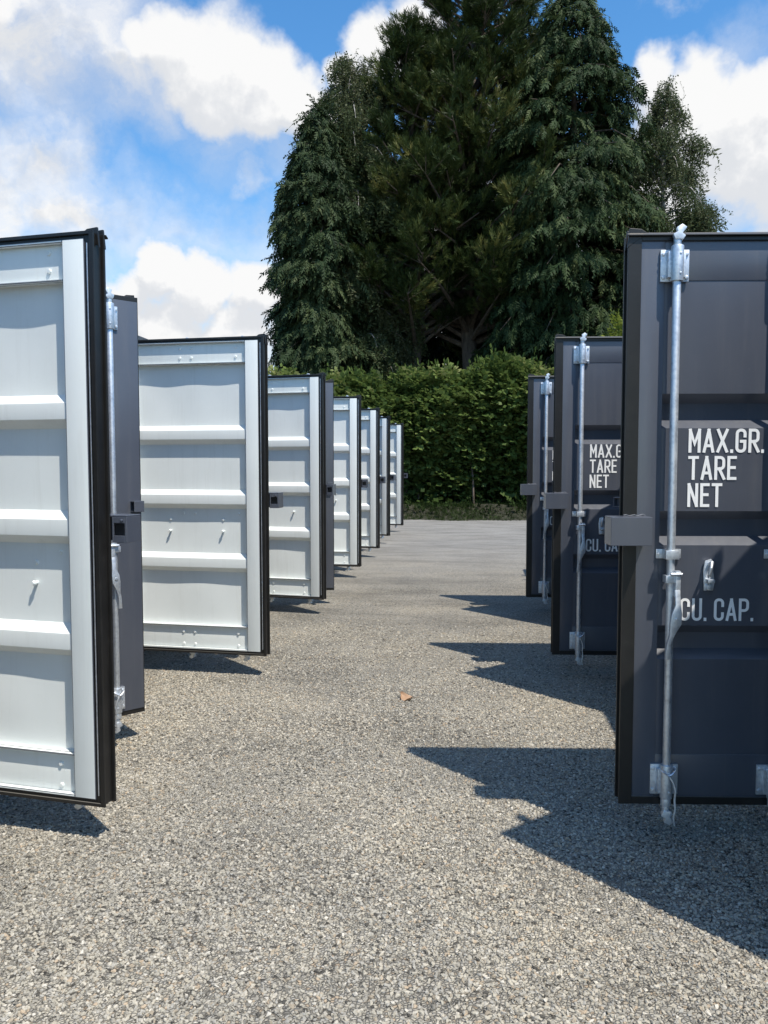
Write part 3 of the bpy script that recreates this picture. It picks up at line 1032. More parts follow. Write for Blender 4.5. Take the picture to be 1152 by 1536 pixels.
# ------------------------------------------------------------------ foliage scatter
def scatter_mesh(name, template, roots, fwd, size, mat, up=(0, 0, 1), tint=None, tvar=.12, roll=None):
    """template: (verts Nx3 with x = forward, y = side, z = up ; faces list of quads/tris of equal length)"""
    tv = np.asarray(template[0], float); tf = np.asarray(template[1], int)
    n = len(roots)
    f = fwd / np.linalg.norm(fwd, axis=1, keepdims=True)
    u = np.tile(np.asarray(up, float), (n, 1)) + rng.normal(0, .12, (n, 3))
    s = np.cross(u, f); s /= np.linalg.norm(s, axis=1, keepdims=True) + 1e-9
    u = np.cross(f, s)
    if roll is not None:
        c, sn = np.cos(roll)[:, None], np.sin(roll)[:, None]
        s, u = s * c + u * sn, u * c - s * sn
    P = roots[:, None, :] + size[:, None, None] * (tv[None, :, 0:1] * f[:, None, :] + tv[None, :, 1:2] * s[:, None, :] + tv[None, :, 2:3] * u[:, None, :])
    V = P.reshape(-1, 3)
    F = (tf[None] + (np.arange(n) * len(tv))[:, None, None]).reshape(-1, tf.shape[1])
    if tint is None:
        tint = rng.random(n)
    T = np.clip(np.repeat(tint, len(tv)) + np.tile(np.repeat(rng.normal(0, 1, (1,)), 1), n * len(tv)) * 0 + rng.normal(0, tvar, n * len(tv)) * 0, 0, 1)
    return V, F, T


def mesh_from(name, chunks, mats):
    nv = 0
    VV, loops, starts, totals, mi, TT = [], [], [], [], [], []
    ls = 0
    for (V, F, T, m) in chunks:
        VV.append(V); TT.append(T)
        loops.append((F + nv).ravel())
        k = F.shape[1]
        starts.append(ls + np.arange(len(F)) * k); totals.append(np.full(len(F), k)); mi.append(np.full(len(F), m))
        ls += F.size; nv += len(V)
    V = np.concatenate(VV); lo = np.concatenate(loops)
    me = bpy.data.meshes.new(name)
    me.vertices.add(len(V)); me.vertices.foreach_set('co', V.astype(np.float32).ravel())
    me.loops.add(len(lo)); me.loops.foreach_set('vertex_index', lo.astype(np.int32))
    st = np.concatenate(starts); me.polygons.add(len(st))
    me.polygons.foreach_set('loop_start', st.astype(np.int32))
    me.polygons.foreach_set('material_index', np.concatenate(mi).astype(np.int32))
    for m in mats:
        me.materials.append(m)
    a = me.attributes.new('tint', 'FLOAT', 'POINT')
    a.data.foreach_set('value', np.concatenate(TT).astype(np.float32))
    me.update(calc_edges=True)
    return me


def strip(p0, p1, w, nrm=(0, 0, 1)):
    """tapered leaf-like quad from p0 to p1"""
    p0, p1 = np.array(p0, float), np.array(p1, float)
    d = p1 - p0
    s = np.cross(np.array(nrm, float), d); s /= np.linalg.norm(s) + 1e-9
    m = p0 + d * .45
    return [p0, m + s * w, p1, m - s * w]


def tpl(quads):
    v = [p for q in quads for p in q]
    return np.array(v), np.arange(len(v)).reshape(-1, 4)


def cypress_tpl(seed):
    r = np.random.default_rng(seed)
    q = []

    def pt(t): return np.array([t, .05 * math.sin(3 * t + seed), -.34 * t * t])
    for i in range(4):
        q.append(strip(pt(i * .25), pt(i * .25 + .34), .045))
    for i in range(9):
        t = .08 + .095 * i
        s = 1 if i % 2 else -1
        ln = (.42 - .28 * t) * r.uniform(.8, 1.25)
        p = pt(t)
        e = p + np.array([ln * .75, s * ln * .72, -ln * r.uniform(.15, .75)])
        q.append(strip(p, e, .05 * r.uniform(.8, 1.3), (r.normal(0, .4), r.normal(0, .4), 1)))
    return tpl(q)


def pine_tpl(seed):
    r = np.random.default_rng(seed)
    q = []
    for i in range(17):
        t = i / 16 * .62
        a = i * 2.399 + r.normal(0, .2)
        lean = r.uniform(.25, .62)
        ln = r.uniform(.36, .5)
        p = np.array([t, 0, 0])
        e = p + ln * np.array([math.cos(lean), math.sin(lean) * math.cos(a), math.sin(lean) * math.sin(a)])
        q.append(strip(p, e, .028, r.normal(0, 1, 3)))
    return tpl(q)


def birch_tpl(seed):
    r = np.random.default_rng(seed)
    q = []

    def pt(t): return np.array([t, .06 * math.sin(4 * t + seed), .05 * math.cos(3 * t + seed)])
    q.append(strip(pt(0), pt(.55), .006)); q.append(strip(pt(.45), pt(1), .005))
    for i in range(15):
        t = .05 + .95 * i / 14
        p = pt(t) + r.normal(0, .012, 3)
        e = p + .105 * r.uniform(.7, 1.2) * np.array([r.uniform(.1, .9), r.normal(0, .7), r.normal(0, .7)])
        q.append(strip(p, e, .030 * r.uniform(.8, 1.2), r.normal(0, 1, 3)))
    return tpl(q)


def sprig_tpl(seed, nl=7, ll=.40, lw=.16):
    r = np.random.default_rng(seed)
    q = [strip((0, 0, 0), (1, 0, 0), .012)]
    for i in range(nl):
        t = .12 + .88 * i / (nl - 1)
        s = 1 if i % 2 else -1
        p = np.array([t, 0, 0])
        e = p + ll * r.uniform(.75, 1.15) * np.array([r.uniform(.2, .75), s * r.uniform(.4, 1), r.normal(-.1, .3)])
        q.append(strip(p, e, lw * r.uniform(.8, 1.15), (r.normal(0, .35), r.normal(0, .35), 1)))
    return tpl(q)


CYP_T = [cypress_tpl(i) for i in range(4)]
PINE_T = [pine_tpl(i) for i in range(4)]
BIRCH_T = [birch_tpl(i) for i in range(4)]
SPRIG_T = [sprig_tpl(i) for i in range(4)]


def chunks_from(tpls, roots, fwd, size, tint, mat=0, up=(0, 0, 1), roll=None):
    k = rng.integers(0, len(tpls), len(roots))
    out = []
    for i, t in enumerate(tpls):
        s = k == i
        if s.sum():
            V, F, T = scatter_mesh('', t, roots[s], fwd[s], size[s], None, up, tint[s], roll=None if roll is None else roll[s])
            out.append((V, F, T, mat))
    return out


def interp_prof(prof, h):
    hs = [p[0] for p in prof]; rs = [p[1] for p in prof]
    return np.interp(h, hs, rs)


def trunk_mesh(name, H, r0, lean, limbs, mat, n=9, twist=1.0):
    mb = MB()
    K = 12
    path = [(lean[0] * (i / K) ** 1.4 + .10 * twist * math.sin(i * .9 + lean[0] * 7), lean[1] * (i / K) + .10 * twist * math.cos(i * 1.1), H * i / K) for i in range(K + 1)]
    rad = [r0 * (1 - .93 * i / K) * (1.25 if i == 0 else 1) + .012 for i in range(K + 1)]
    mb.tube(path, rad, n=n)
    for (pts, r) in limbs:
        mb.tube(pts, [r * (1 - .85 * i / (len(pts) - 1)) for i in range(len(pts))], n=5)
    return mb.mesh(name, [mat], recalc=False, smooth=True)


def limb_curves(axis_fn, H, prof, nlimb, h0, rise, droop, seed, power=1.0):
    """curved limbs: arrays of points (n, 6, 3) plus length"""
    r = np.random.default_rng(seed)
    hs = h0 + (H - h0) * (np.arange(nlimb) + r.random(nlimb)) / nlimb
    az = np.arange(nlimb) * 2.39996 + r.normal(0, .35, nlimb)
    rad = interp_prof(prof, hs) * r.uniform(.72, 1.08, nlimb)
    t = np.linspace(0, 1, 7)
    ax = np.stack([axis_fn(h) for h in hs])
    P = np.zeros((nlimb, 7, 3))
    rs = rise * r.uniform(.6, 1.4, nlimb); dr = droop * r.uniform(.6, 1.5, nlimb)
    bend = r.normal(0, .18, nlimb)
    for i, tt in enumerate(t):
        a = az + bend * tt
        P[:, i, 0] = ax[:, 0] + np.cos(a) * rad * tt
        P[:, i, 1] = ax[:, 1] + np.sin(a) * rad * tt
        P[:, i, 2] = hs - rad * .15 + rad * (rs * tt - dr * tt ** 2.2)
    return P, rad, hs, az


def sample_limbs(P, rad, npts, seed, tmin=.25, tpow=.7, weight=None):
    r = np.random.default_rng(seed)
    w = (rad + .15) ** 1.1 if weight is None else weight
    idx = r.choice(len(rad), npts, p=w / w.sum())
    t = tmin + (1 - tmin) * r.random(npts) ** tpow
    x = t * 6; i = np.minimum(x.astype(int), 5); fr = (x - i)[:, None]
    p = P[idx, i] * (1 - fr) + P[idx, i + 1] * fr
    d = P[idx, i + 1] - P[idx, i]
    d /= np.linalg.norm(d, axis=1, keepdims=True) + 1e-9
    return p, d, t, idx


def thing(name, loc, label, cat, group=None):
    e = bpy.data.objects.new(name, None)
    COL.objects.link(e)
    e.location = loc
    tag(e, label, cat, group)
    return e


def clump_tint(p, base, seed, amp=.28, sc=1.1):
    r = np.random.default_rng(seed)
    k = r.normal(0, sc, (3, 5)); ph = r.random(5) * 6
    n = np.sin(p @ k + ph).mean(1)
    return np.clip(base + amp * n + r.normal(0, .16, len(p)), 0, 1)


def cypress(loc, H, prof, nsp, label, seed, mat=M_CYP, nlimb=260, size=(.40, .75), h0=.6, lean=(0, 0), group='evergreen trees behind the hedge', name='cypress_tree', tb=.42):
    root = thing(name, loc, label, 'tree', group)
    ax = lambda h: np.array([lean[0] * (h / H) ** 1.4, lean[1] * h / H, 0.])
    P, rad, hs, az = limb_curves(ax, H, prof, nlimb, h0, .34, .55, seed)
    limbs = [([tuple(q) for q in P[i, ::2]], .018 + .014 * rad[i]) for i in range(0, nlimb, 2)]
    obj('trunk', trunk_mesh('trunk', H * .97, .30, lean, limbs, M_BARK, twist=.6), root)
    p, d, t, idx = sample_limbs(P, rad, nsp, seed + 1, .22, .62)
    r = np.random.default_rng(seed + 2)
    # secondary branchlets spread the sprays sideways into a frond
    side = np.cross(d, (0, 0, 1.0)); side /= np.linalg.norm(side, axis=1, keepdims=True) + 1e-9
    sp = r.normal(0, 1, nsp) * (.12 + .20 * rad[idx]) * (1.1 - .6 * t)
    p = p + side * sp[:, None] + np.stack([r.normal(0, .06, nsp), r.normal(0, .06, nsp), -.25 * np.abs(sp) - np.abs(r.normal(0, .13, nsp))], 1)
    out = d * r.uniform(.4, 1.1, (nsp, 1)) + side * np.sign(sp)[:, None] * r.uniform(.1, .8, (nsp, 1)) + r.normal(0, .25, (nsp, 3))
    out[:, 2] -= r.uniform(.05, .85, nsp)
    sz = r.uniform(*size, nsp)
    ti = clump_tint(p, tb, seed + 3)
    ch = chunks_from(CYP_T, p, out, sz, ti, roll=r.normal(0, .5, nsp))
    # leader sprays
    k = 70
    hh = H * (1 - .06 * r.random(k)); pp = np.stack([ax(h) for h in hh]); pp[:, 2] = hh
    a = r.random(k) * 6.28
    ch += chunks_from(CYP_T, pp, np.stack([np.cos(a), np.sin(a), r.uniform(.2, 1.6, k)], 1), r.uniform(.25, .5, k), np.clip(r.normal(.5, .15, k), 0, 1))
    obj('crown', mesh_from('crown', ch, [mat]), root)
    return root


def pine(loc, H, prof, nt, label, seed, nlimb=120, h0=4.2, lean=(0, 0), r0=.38):
    root = thing('pine_tree', loc, label, 'tree', 'evergreen trees behind the hedge')
    ax = lambda h: np.array([lean[0] * (h / H) ** 1.4, lean[1] * h / H, 0.])
    P, rad, hs, az = limb_curves(ax, H, prof, nlimb, h0, .55, .12, seed)
    r = np.random.default_rng(seed + 2)
    # branchlets: each limb forks into upswept shoots carrying needle brushes
    nb = nlimb * 9
    p, d, t, idx = sample_limbs(P, rad, nb, seed + 1, .30, .75)
    side = np.cross(d, (0, 0, 1.0)); side /= np.linalg.norm(side, axis=1, keepdims=True) + 1e-9
    bd = d * .7 + side * r.normal(0, .75, (nb, 1)); bd[:, 2] += r.uniform(.15, .8, nb)
    bd /= np.linalg.norm(bd, axis=1, keepdims=True)
    bl = r.uniform(.45, 1.0, nb) * (.5 + .22 * rad[idx])
    limbs = [([tuple(q) for q in P[i, ::2]], .03 + .022 * rad[i]) for i in range(nlimb)]
    limbs += [([tuple(p[i]), tuple(p[i] + bd[i] * bl[i] * .9)], .016) for i in range(0, nb, 2)]
    obj('trunk', trunk_mesh('trunk', H * .97, r0, lean, limbs, M_BARK, n=12, twist=1.2), root)
    k = r.integers(0, nb, nt)
    f = r.random(nt) ** .65
    pp = p[k] + bd[k] * (bl[k] * f)[:, None] + r.normal(0, .07, (nt, 3))
    fw = bd[k] * r.uniform(.5, 1.3, (nt, 1)) + r.normal(0, .42, (nt, 3)); fw[:, 2] += .25
    ti = clump_tint(pp, .42, seed + 3, .48)
    ti = np.clip(ti + .16 * (f - .5), 0, 1)
    ch = chunks_from(PINE_T, pp, fw, r.uniform(.30, .52, nt), ti, roll=r.random(nt) * 6.28)
    kk = 60
    hh = H * (1 - .05 * r.random(kk)); q = np.stack([ax(h) for h in hh]); q[:, 2] = hh
    a = r.random(kk) * 6.28
    ch += chunks_from(PINE_T, q, np.stack([np.cos(a) * .6, np.sin(a) * .6, r.uniform(.6, 1.4, kk)], 1), r.uniform(.3, .5, kk), np.clip(r.normal(.5, .15, kk), 0, 1))
    obj('crown', mesh_from('crown', ch, [M_PINE]), root)
    return root


def birch(loc, H, prof, ns, label, seed, nlimb=46, h0=3.0, lean=(0, 0)):
    root = thing('birch_tree', loc, label, 'tree', 'weeping birches behind the hedge')
    ax = lambda h: np.array([lean[0] * (h / H) ** 1.4, lean[1] * h / H, 0.])
    P, rad, hs, az = limb_curves(ax, H, prof, nlimb, h0, 1.1, 1.05, seed)
    r = np.random.default_rng(seed + 2)
    limbs = [([tuple(q) for q in P[i]], .020 + .016 * rad[i]) for i in range(nlimb)]
    obj('trunk', trunk_mesh('trunk', H * .98, .17, lean, limbs, M_BIRCHBARK, twist=.8), root)
    p, d, t, idx = sample_limbs(P, rad, ns, seed + 1, .18, .7)
    side = np.cross(d, (0, 0, 1.0)); side /= np.linalg.norm(side, axis=1, keepdims=True) + 1e-9
    p = p + side * r.normal(0, .22, (ns, 1)) + r.normal(0, .08, (ns, 3))
    fw = d * r.uniform(0, .7, (ns, 1)) + r.normal(0, .28, (ns, 3)); fw[:, 2] -= r.uniform(.8, 2.2, ns)
    ti = clump_tint(p, .5, seed + 3, .3)
    ch = chunks_from(BIRCH_T, p, fw, r.uniform(.45, 1.05, ns), ti, up=(1, .2, 0), roll=r.random(ns) * 6.28)
    obj('crown', mesh_from('crown', ch, [M_BIRCH]), root)
    return root


def gpos(px, depth):
    p = pix(px, 768, depth)
    return Vector((p.x, p.y, 0))


def hgt(py, depth):
    return pix(576, py, depth).z


def pr(depth, rows):
    """silhouette rows (py, half width px) -> (height, radius), ascending heights"""
    return sorted([(max(.0, hgt(py, depth)), w / FPX * depth) for py, w in rows])


# the main pine with the forked top, then the one with the thinner trunk
pine(gpos(703, 30), hgt(-55, 30), pr(30, [(-60, 12), (-10, 62), (60, 88), (150, 100), (260, 130), (360, 150), (450, 165), (500, 150)]), 25000,
     'tallest dark pine, stout bare trunk rising behind the middle of the hedge', 21, nlimb=190, h0=6.3)
pine(gpos(765, 32), hgt(-70, 32), pr(32, [(-70, 10), (-30, 35), (40, 50), (150, 70), (300, 90), (450, 90)]), 12000,
     'slim dark pine crowded between the tallest pine and the pointed cypress', 22, nlimb=90, r0=.26)
pine(gpos(628, 29.5), hgt(60, 29.5), pr(29.5, [(55, 10), (100, 55), (180, 68), (280, 100), (380, 120), (460, 130), (500, 110)]), 14000,
     'shorter dark pine with thin trunk left of the stout trunk', 23, nlimb=120, r0=.24, lean=(-.5, .2), h0=6.0)
cypress(gpos(850, 28.5), hgt(-22, 28.5), pr(28.5, [(-25, 4), (30, 42), (100, 80), (180, 102), (260, 115), (350, 122), (450, 124), (560, 120), (690, 90)]), 23000,
        'tall pointed blue green cypress with drooping sprays behind the lettered containers', 31, M_CYPB, nlimb=330, size=(.32, .62))
cypress(gpos(480, 28), hgt(160, 28), pr(28, [(158, 3), (185, 20), (215, 36), (255, 52), (300, 62), (360, 66), (440, 68), (520, 66), (690, 56)]), 17000,
        'drooping dark conifer with a thin leader at the end of the trees', 32, M_CYP, nlimb=260, h0=.8, size=(.32, .62))
birch(gpos(532, 29.5), hgt(86, 29.5), pr(29.5, [(80, 10), (115, 38), (160, 58), (220, 74), (300, 88), (360, 96), (460, 96)]), 17000,
      'grey green weeping birch showing between the drooping conifer and pines', 41, nlimb=120)
birch(gpos(978, 30), hgt(146, 30), pr(30, [(140, 4), (170, 14), (200, 32), (240, 54), (262, 50), (290, 66), (340, 84), (450, 92), (560, 80)]), 9000,
      'loose weeping birch standing clear beside the pointed cypress', 42, nlimb=60, lean=(.25, 0))
for i, (px, dep, py, w, lab) in enumerate([(560, 36, 330, 95, 'dark evergreen filling the gap behind the thin pine trunk'),
                                           (680, 37, 300, 120, 'broad dark evergreen behind the stout pine trunk'),
                                           (790, 36, 330, 110, 'dark evergreen behind the gap between pine and cypress'),
                                           (930, 33, 330, 70, 'low evergreen tucked between the pointed cypress and loose birch')]):
    cypress(gpos(px, dep), hgt(py, dep), pr(dep, [(py, 5), (py + 60, w * .7), (py + 130, w), (560, w), (690, w * .8)]), 4500, lab, 51 + i, M_CYP, nlimb=150,
            size=(.6, 1.0), h0=.4, group='evergreen trees behind the hedge', name='evergreen_tree', tb=.2)


# ------------------------------------------------------------------ hedge, verge
def hedge(loc, length, name, label, seed, H=3.85, nsp=17000):
    root = thing(name, loc, label, 'hedge', 'hedge plants across the end of the yard')
    r = np.random.default_rng(seed)
    # stems
    mb = MB()
    for i in range(int(length * 3.2)):
        x = -length / 2 + length * (i + r.random()) / (length * 3.2)
        y = .9 + r.normal(0, .25)
        pts = [(x, y, 0), (x + r.normal(0, .1), y + r.normal(0, .1), 1.2), (x + r.normal(0, .3), y + r.normal(0, .3), 2.4), (x + r.normal(0, .45), y + r.normal(0, .4), H * r.uniform(.8, 1.0))]
        mb.tube(pts, [.035, .03, .02, .008], n=5)
    obj('stems', mb.mesh('stems', [M_BARK], recalc=False), root)
    n = nsp
    x = (r.random(n) - .5) * length
    zc = r.random(n) ** .85
    ph = r.random(8) * 6
    topz = H + .12 * np.sin(x * .7 + ph[0]) + .12 * np.sin(x * 2.7 + ph[1]) + .12 * np.sin(x * 5.3 + ph[2]) + r.normal(0, .07, n) + np.interp(x, [-6, -3.5, 0, 2.2, 4], [-.12, -.08, .02, .15, .0])
    bul = .12 * np.sin(x * .9 + ph[3] + zc * 5) + .14 * np.sin(x * 2.3 + ph[4] - zc * 9) + .13 * np.sin(x * 5.1 + zc * 17 + ph[5]) + .10 * np.sin(x * 8.7 - zc * 23 + ph[6])
    z = .25 + (topz - .25) * zc
    # front profile: pulled in at the foot, fullest at two thirds
    prof = np.interp(zc, [0, .15, .42, .70, .86, 1], [1.0, .85, .45, -.02, -.12, .40])
    dep = r.exponential(.22, n)
    y = prof - bul * .8 + dep
    ontop = r.random(n) < .30
    y[ontop] = r.uniform(.1, 2.0, ontop.sum())
    z[ontop] = (topz + .12 * np.sin(y * 5 + x * 3) - np.abs(r.normal(0, .16, n)))[ontop]
    p = np.stack([x, y, z], 1)
    fw = np.stack([r.normal(0, .7, n), -r.uniform(.1, 1.0, n), r.normal(.25, .45, n)], 1)
    fw[ontop] = np.stack([r.normal(0, .6, n), r.normal(-.2, .5, n), r.uniform(.3, 1.2, n)], 1)[ontop]
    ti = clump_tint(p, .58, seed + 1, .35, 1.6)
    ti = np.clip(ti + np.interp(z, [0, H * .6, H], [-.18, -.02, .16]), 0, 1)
    ch = chunks_from(SPRIG_T, p, fw, r.uniform(.24, .48, n), ti)
    # long young shoots above the top
    k = int(length * 26)
    xs = (r.random(k) - .5) * length
    ps = np.stack([xs, r.uniform(.1, 1.6, k), H + .12 * np.sin(xs * .7 + ph[0]) + .12 * np.sin(xs * 2.7 + ph[1]) + .12 * np.sin(xs * 5.3 + ph[2]) + r.uniform(-.15, .10, k) + np.interp(xs, [-6, -3.5, 0, 2.2, 4], [-.12, -.08, .02, .15, .0])], 1)
    ch += chunks_from([sprig_tpl(9, 9, .26, .11)], ps, np.stack([r.normal(0, .3, k), r.normal(0, .3, k), np.ones(k)], 1), r.uniform(.25, .75, k), np.clip(r.normal(.62, .15, k), 0, 1), up=(1, 0, 0))
    # back and core foliage closes the view through
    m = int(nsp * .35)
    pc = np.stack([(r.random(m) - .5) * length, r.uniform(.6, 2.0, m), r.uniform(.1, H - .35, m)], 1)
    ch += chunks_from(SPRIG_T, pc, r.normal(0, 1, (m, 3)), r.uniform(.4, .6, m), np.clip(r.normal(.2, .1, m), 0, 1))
    obj('crown', mesh_from('crown', ch, [M_HEDGE]), root)
    return root


HY = 23.2
hedge((-1.2, HY, 0), 17.0, 'hedge', 'broad leafy green hedge closing the end of the yard', 61, nsp=24000)
# bright shrub glimpsed over the second lettered container
root = thing('shrub', gpos(945, 25.0) + Vector((0, 0, 0)), 'yellow green shrub peeping over the lettered doors', 'shrub')
rr_ = np.random.default_rng(71)
n_ = 2600
a_ = rr_.random(n_) * 6.283; q_ = rr_.normal(0, 1, (n_, 3)); q_ /= np.linalg.norm(q_, axis=1, keepdims=True)
hp = hgt(492, 25.0)
p_ = q_ * np.array([1.0, .9, hp * .42]) * (rr_.random((n_, 1)) ** .3) * (1 + .15 * np.sin(a_ * 3)[:, None]) + np.array([0, 0, hp * .57])
obj('crown', mesh_from('crown', chunks_from(SPRIG_T, p_, q_ + np.array([0, 0, .5]), rr_.uniform(.22, .4, n_), np.clip(rr_.normal(.5, .2, n_), 0, 1)), [M_BRIGHT]), root)
mb = MB()
for i in range(7):
    mb.tube([(0.05 * i - .15, .03 * i - .1, 0), (.12 * i - .36, .1 * (i % 3) - .1, hp * .5), (.25 * i - .75, .2 * (i % 3) - .2, hp * .85)], [.03, .022, .008], n=5)
obj('stems', mb.mesh('stems', [M_BARK], recalc=False), root)


def verge():
    # low earth bank at the foot of the hedge
    mb = MB()
    nx = 60
    rows = [(-1.15, .004), (-.95, .06), (-.6, .18), (-.1, .33), (.8, .40), (2.2, .36), (3.4, .004)]
    pts = []
    for i in range(nx + 1):
        x = -11 + 20 * i / nx
        for (y, z) in rows:
            pts.append((x, HY + y + .16 * math.sin(x * 1.7 + y) + .10 * math.sin(x * 4.1), max(.004, z * (1 + .2 * math.sin(x * 2.3 + y * 2)))))
    k = len(rows)
    mb.add(pts, [(i * k + j, (i + 1) * k + j, (i + 1) * k + j + 1, i * k + j + 1) for i in range(nx) for j in range(k - 1)])
    tag(obj('bank', mb.mesh('bank', [M_EARTH], recalc=False, smooth=True)), kind='structure')
    r = np.random.default_rng(81)
    n = 15000
    x = r.uniform(-10.5, 8.5, n); y = r.uniform(-1.25, .35, n) + np.abs(r.normal(0, .1, n)) * 0
    z = np.interp(y, [a for a, b in rows], [b for a, b in rows])
    keep = r.random(n) < np.interp(y, [-1.25, -1.0, -.6], [.25, .8, 1])
    p = np.stack([x, HY + y + .16 * np.sin(x * 1.7 + y) + .10 * np.sin(x * 4.1), z - .02], 1)[keep]
    n = len(p)
    blade = tpl([strip((0, -.15, 0), (.8, -.25, .12), .05, (0, 0, 1)), strip((0, 0, 0), (1, .05, .2), .05, (0, 1, 1)), strip((0, .1, 0), (.7, .4, .05), .05, (0, 0, 1)), strip((0, .05, .05), (.6, .1, -.35), .06, (0, 1, 0))])
    fw = np.stack([r.normal(0, .35, n), r.normal(-.1, .35, n), np.ones(n)], 1)
    ch = chunks_from([blade], p, fw, r.uniform(.05, .16, n), clump_tint(p, .16, 5, .3), up=(1, 0, 0), roll=r.random(n) * 6.28)
    # broad weeds
    m = 320
    xw = r.uniform(-10, 8, m); yw = r.uniform(-.9, .2, m)
    pw = np.stack([xw, HY + yw + .16 * np.sin(xw * 1.7 + yw), np.interp(yw, [a for a, b in rows], [b for a, b in rows])], 1)
    ch += chunks_from(SPRIG_T, pw, np.stack([r.normal(0, .5, m), r.normal(-.2, .5, m), np.ones(m)], 1), r.uniform(.14, .34, m), np.clip(r.normal(.12, .12, m), 0, 1), up=(1, 0, 0))
    o = obj('grass', mesh_from('grass', ch, [M_GRASS]))
    tag(o, 'rough grass and weeds along the hedge foot', 'grass', kind='stuff')


verge()


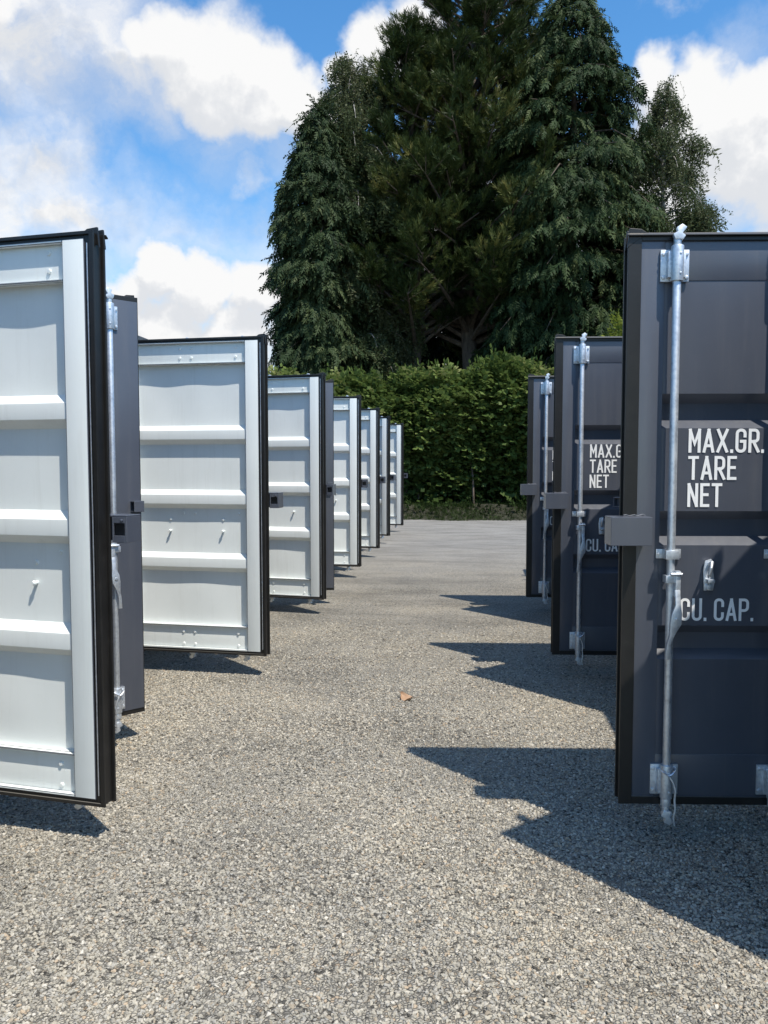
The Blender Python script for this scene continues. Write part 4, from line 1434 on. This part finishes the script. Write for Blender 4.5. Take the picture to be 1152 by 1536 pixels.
# ------------------------------------------------------------------ loose chippings in front
def chippings():
    mb = MB()
    # strips of falling density
    xs0, xs1 = -2.3, 2.6
    mb.add([(xs0, 1.55, .001), (xs1, 1.55, .001), (xs1, 8.2, .001), (xs0, 8.2, .001)], [(0, 1, 2, 3)])
    o = obj('gravel', mb.mesh('gravel', [M_STONE], recalc=False))
    tag(o, 'loose grey and tan stone chippings over the yard', 'gravel', kind='stuff')
    ng = bpy.data.node_groups.new('chippings', 'GeometryNodeTree')
    ng.interface.new_socket('Geometry', in_out='INPUT', socket_type='NodeSocketGeometry')
    ng.interface.new_socket('Geometry', in_out='OUTPUT', socket_type='NodeSocketGeometry')
    L = ng.links.new
    gi = ng.nodes.new('NodeGroupInput'); go = ng.nodes.new('NodeGroupOutput')
    sub = ng.nodes.new('GeometryNodeSubdivideMesh'); sub.inputs['Level'].default_value = 5
    L(gi.outputs[0], sub.inputs[0])
    pos = ng.nodes.new('GeometryNodeInputPosition')
    sx = ng.nodes.new('ShaderNodeSeparateXYZ'); L(pos.outputs[0], sx.inputs[0])
    mr = ng.nodes.new('ShaderNodeMapRange'); L(sx.outputs['Y'], mr.inputs['Value'])
    mr.inputs['From Min'].default_value = 3.6; mr.inputs['From Max'].default_value = 8.0
    mr.inputs['To Min'].default_value = 6800; mr.inputs['To Max'].default_value = 0
    nz = ng.nodes.new('ShaderNodeTexNoise'); nz.inputs['Scale'].default_value = 1.3
    nz.inputs['Detail'].default_value = 5
    L(pos.outputs[0], nz.inputs['Vector'])
    m2 = ng.nodes.new('ShaderNodeMapRange'); L(nz.outputs['Fac'], m2.inputs['Value'])
    m2.inputs['From Min'].default_value = .35; m2.inputs['From Max'].default_value = .6; m2.inputs['To Min'].default_value = .22
    mu = ng.nodes.new('ShaderNodeMath'); mu.operation = 'MULTIPLY'
    L(mr.outputs[0], mu.inputs[0]); L(m2.outputs[0], mu.inputs[1])
    di = ng.nodes.new('GeometryNodeDistributePointsOnFaces'); di.distribute_method = 'RANDOM'
    L(sub.outputs[0], di.inputs['Mesh']); L(mu.outputs[0], di.inputs['Density'])
    ico = ng.nodes.new('GeometryNodeMeshIcoSphere'); ico.inputs['Radius'].default_value = 1; ico.inputs['Subdivisions'].default_value = 2
    sp = ng.nodes.new('GeometryNodeSetPosition')
    n2 = ng.nodes.new('ShaderNodeTexNoise'); n2.inputs['Scale'].default_value = 1.1; n2.inputs['Detail'].default_value = 1
    sb = ng.nodes.new('ShaderNodeVectorMath'); sb.operation = 'SUBTRACT'; sb.inputs[1].default_value = (.5, .5, .5)
    L(n2.outputs['Color'], sb.inputs[0])
    sc = ng.nodes.new('ShaderNodeVectorMath'); sc.operation = 'SCALE'; sc.inputs['Scale'].default_value = 1.5
    L(sb.outputs[0], sc.inputs[0])
    L(ico.outputs['Mesh'], sp.inputs['Geometry']); L(sc.outputs[0], sp.inputs['Offset'])
    sm = ng.nodes.new('GeometryNodeSetMaterial'); sm.inputs['Material'].default_value = M_STONE
    L(sp.outputs[0], sm.inputs[0])
    rs = ng.nodes.new('FunctionNodeRandomValue'); rs.data_type = 'FLOAT_VECTOR'
    rs.inputs[0].default_value = (.0034, .0028, .0022); rs.inputs[1].default_value = (.0100, .0076, .0058)
    rt = ng.nodes.new('FunctionNodeRandomValue'); rt.data_type = 'FLOAT_VECTOR'
    rt.inputs[0].default_value = (-.5, -.5, 0); rt.inputs[1].default_value = (.5, .5, 6.28); rt.inputs['Seed'].default_value = 5
    ip = ng.nodes.new('GeometryNodeInstanceOnPoints')
    L(di.outputs['Points'], ip.inputs['Points']); L(sm.outputs[0], ip.inputs['Instance'])
    L(rt.outputs[0], ip.inputs['Rotation']); L(rs.outputs[0], ip.inputs['Scale'])
    rv = ng.nodes.new('FunctionNodeRandomValue'); rv.data_type = 'FLOAT'; rv.inputs['Seed'].default_value = 9
    st = ng.nodes.new('GeometryNodeStoreNamedAttribute'); st.data_type = 'FLOAT'; st.domain = 'INSTANCE'
    st.inputs['Name'].default_value = 'tone'
    L(ip.outputs[0], st.inputs['Geometry'])
    vi = [s for s in st.inputs if s.name == 'Value' and s.enabled][0]
    L([s for s in rv.outputs if s.enabled][0], vi)
    L(st.outputs[0], go.inputs[0])
    md = o.modifiers.new('chippings', 'NODES'); md.node_group = ng


chippings()


# ------------------------------------------------------------------ dead leaf
def dead_leaf():
    m, t, b = new_mat('dead_leaf_brown')
    tc = N(t, 'ShaderNodeTexCoord')
    n = N(t, 'ShaderNodeTexNoise', inp={'Scale': 40, 'Detail': 5}); t.links.new(tc.outputs['Object'], n.inputs['Vector'])
    t.links.new(ramp(t, n.outputs['Fac'], [(.3, (.30, .18, .105)), (.7, (.42, .27, .165))]), b.inputs['Base Color'])
    b.inputs['Roughness'].default_value = .6
    g = pix(609, 1049, 5.15); k = CAM_H / (CAM_H - g.z) if g.z < CAM_H else 1
    gp = Vector((g.x * k, g.y * k, 0))
    # outline widths along the midrib, curled up at the stalk
    rows = [(-.066, .004, .034), (-.052, .010, .030), (-.036, .018, .022), (-.014, .034, .012), (.010, .044, .010), (.034, .040, .014), (.052, .022, .020), (.062, .004, .024)]
    mb = MB()
    for off in (0, .0012):
        pts = []
        for i, (x, w, z) in enumerate(rows):
            for s in (-1, -.5, 0, .5, 1):
                wob = .004 * math.sin(i * 2.3 + s * 3)
                pts.append((x + wob, w * s, z + .012 * s * s * (1 + .5 * math.sin(i)) + off))
        mb.add(pts, [(i * 5 + j, i * 5 + j + 1, (i + 1) * 5 + j + 1, (i + 1) * 5 + j) for i in range(len(rows) - 1) for j in range(4)])
    mb.tube([(-.064, 0, .034), (-.085, .004, .040), (-.10, .002, .032)], .0018, n=5)
    o = obj('dead_leaf', mb.mesh('dead_leaf', [m], recalc=False, smooth=True))
    o.location = gp + Vector((0, 0, -.004)); o.rotation_euler = (R(12), R(4), R(-50)); o.scale = (.88,) * 3
    tag(o, 'curled tan dead leaf lying on the gravel between the rows', 'leaf')


dead_leaf()
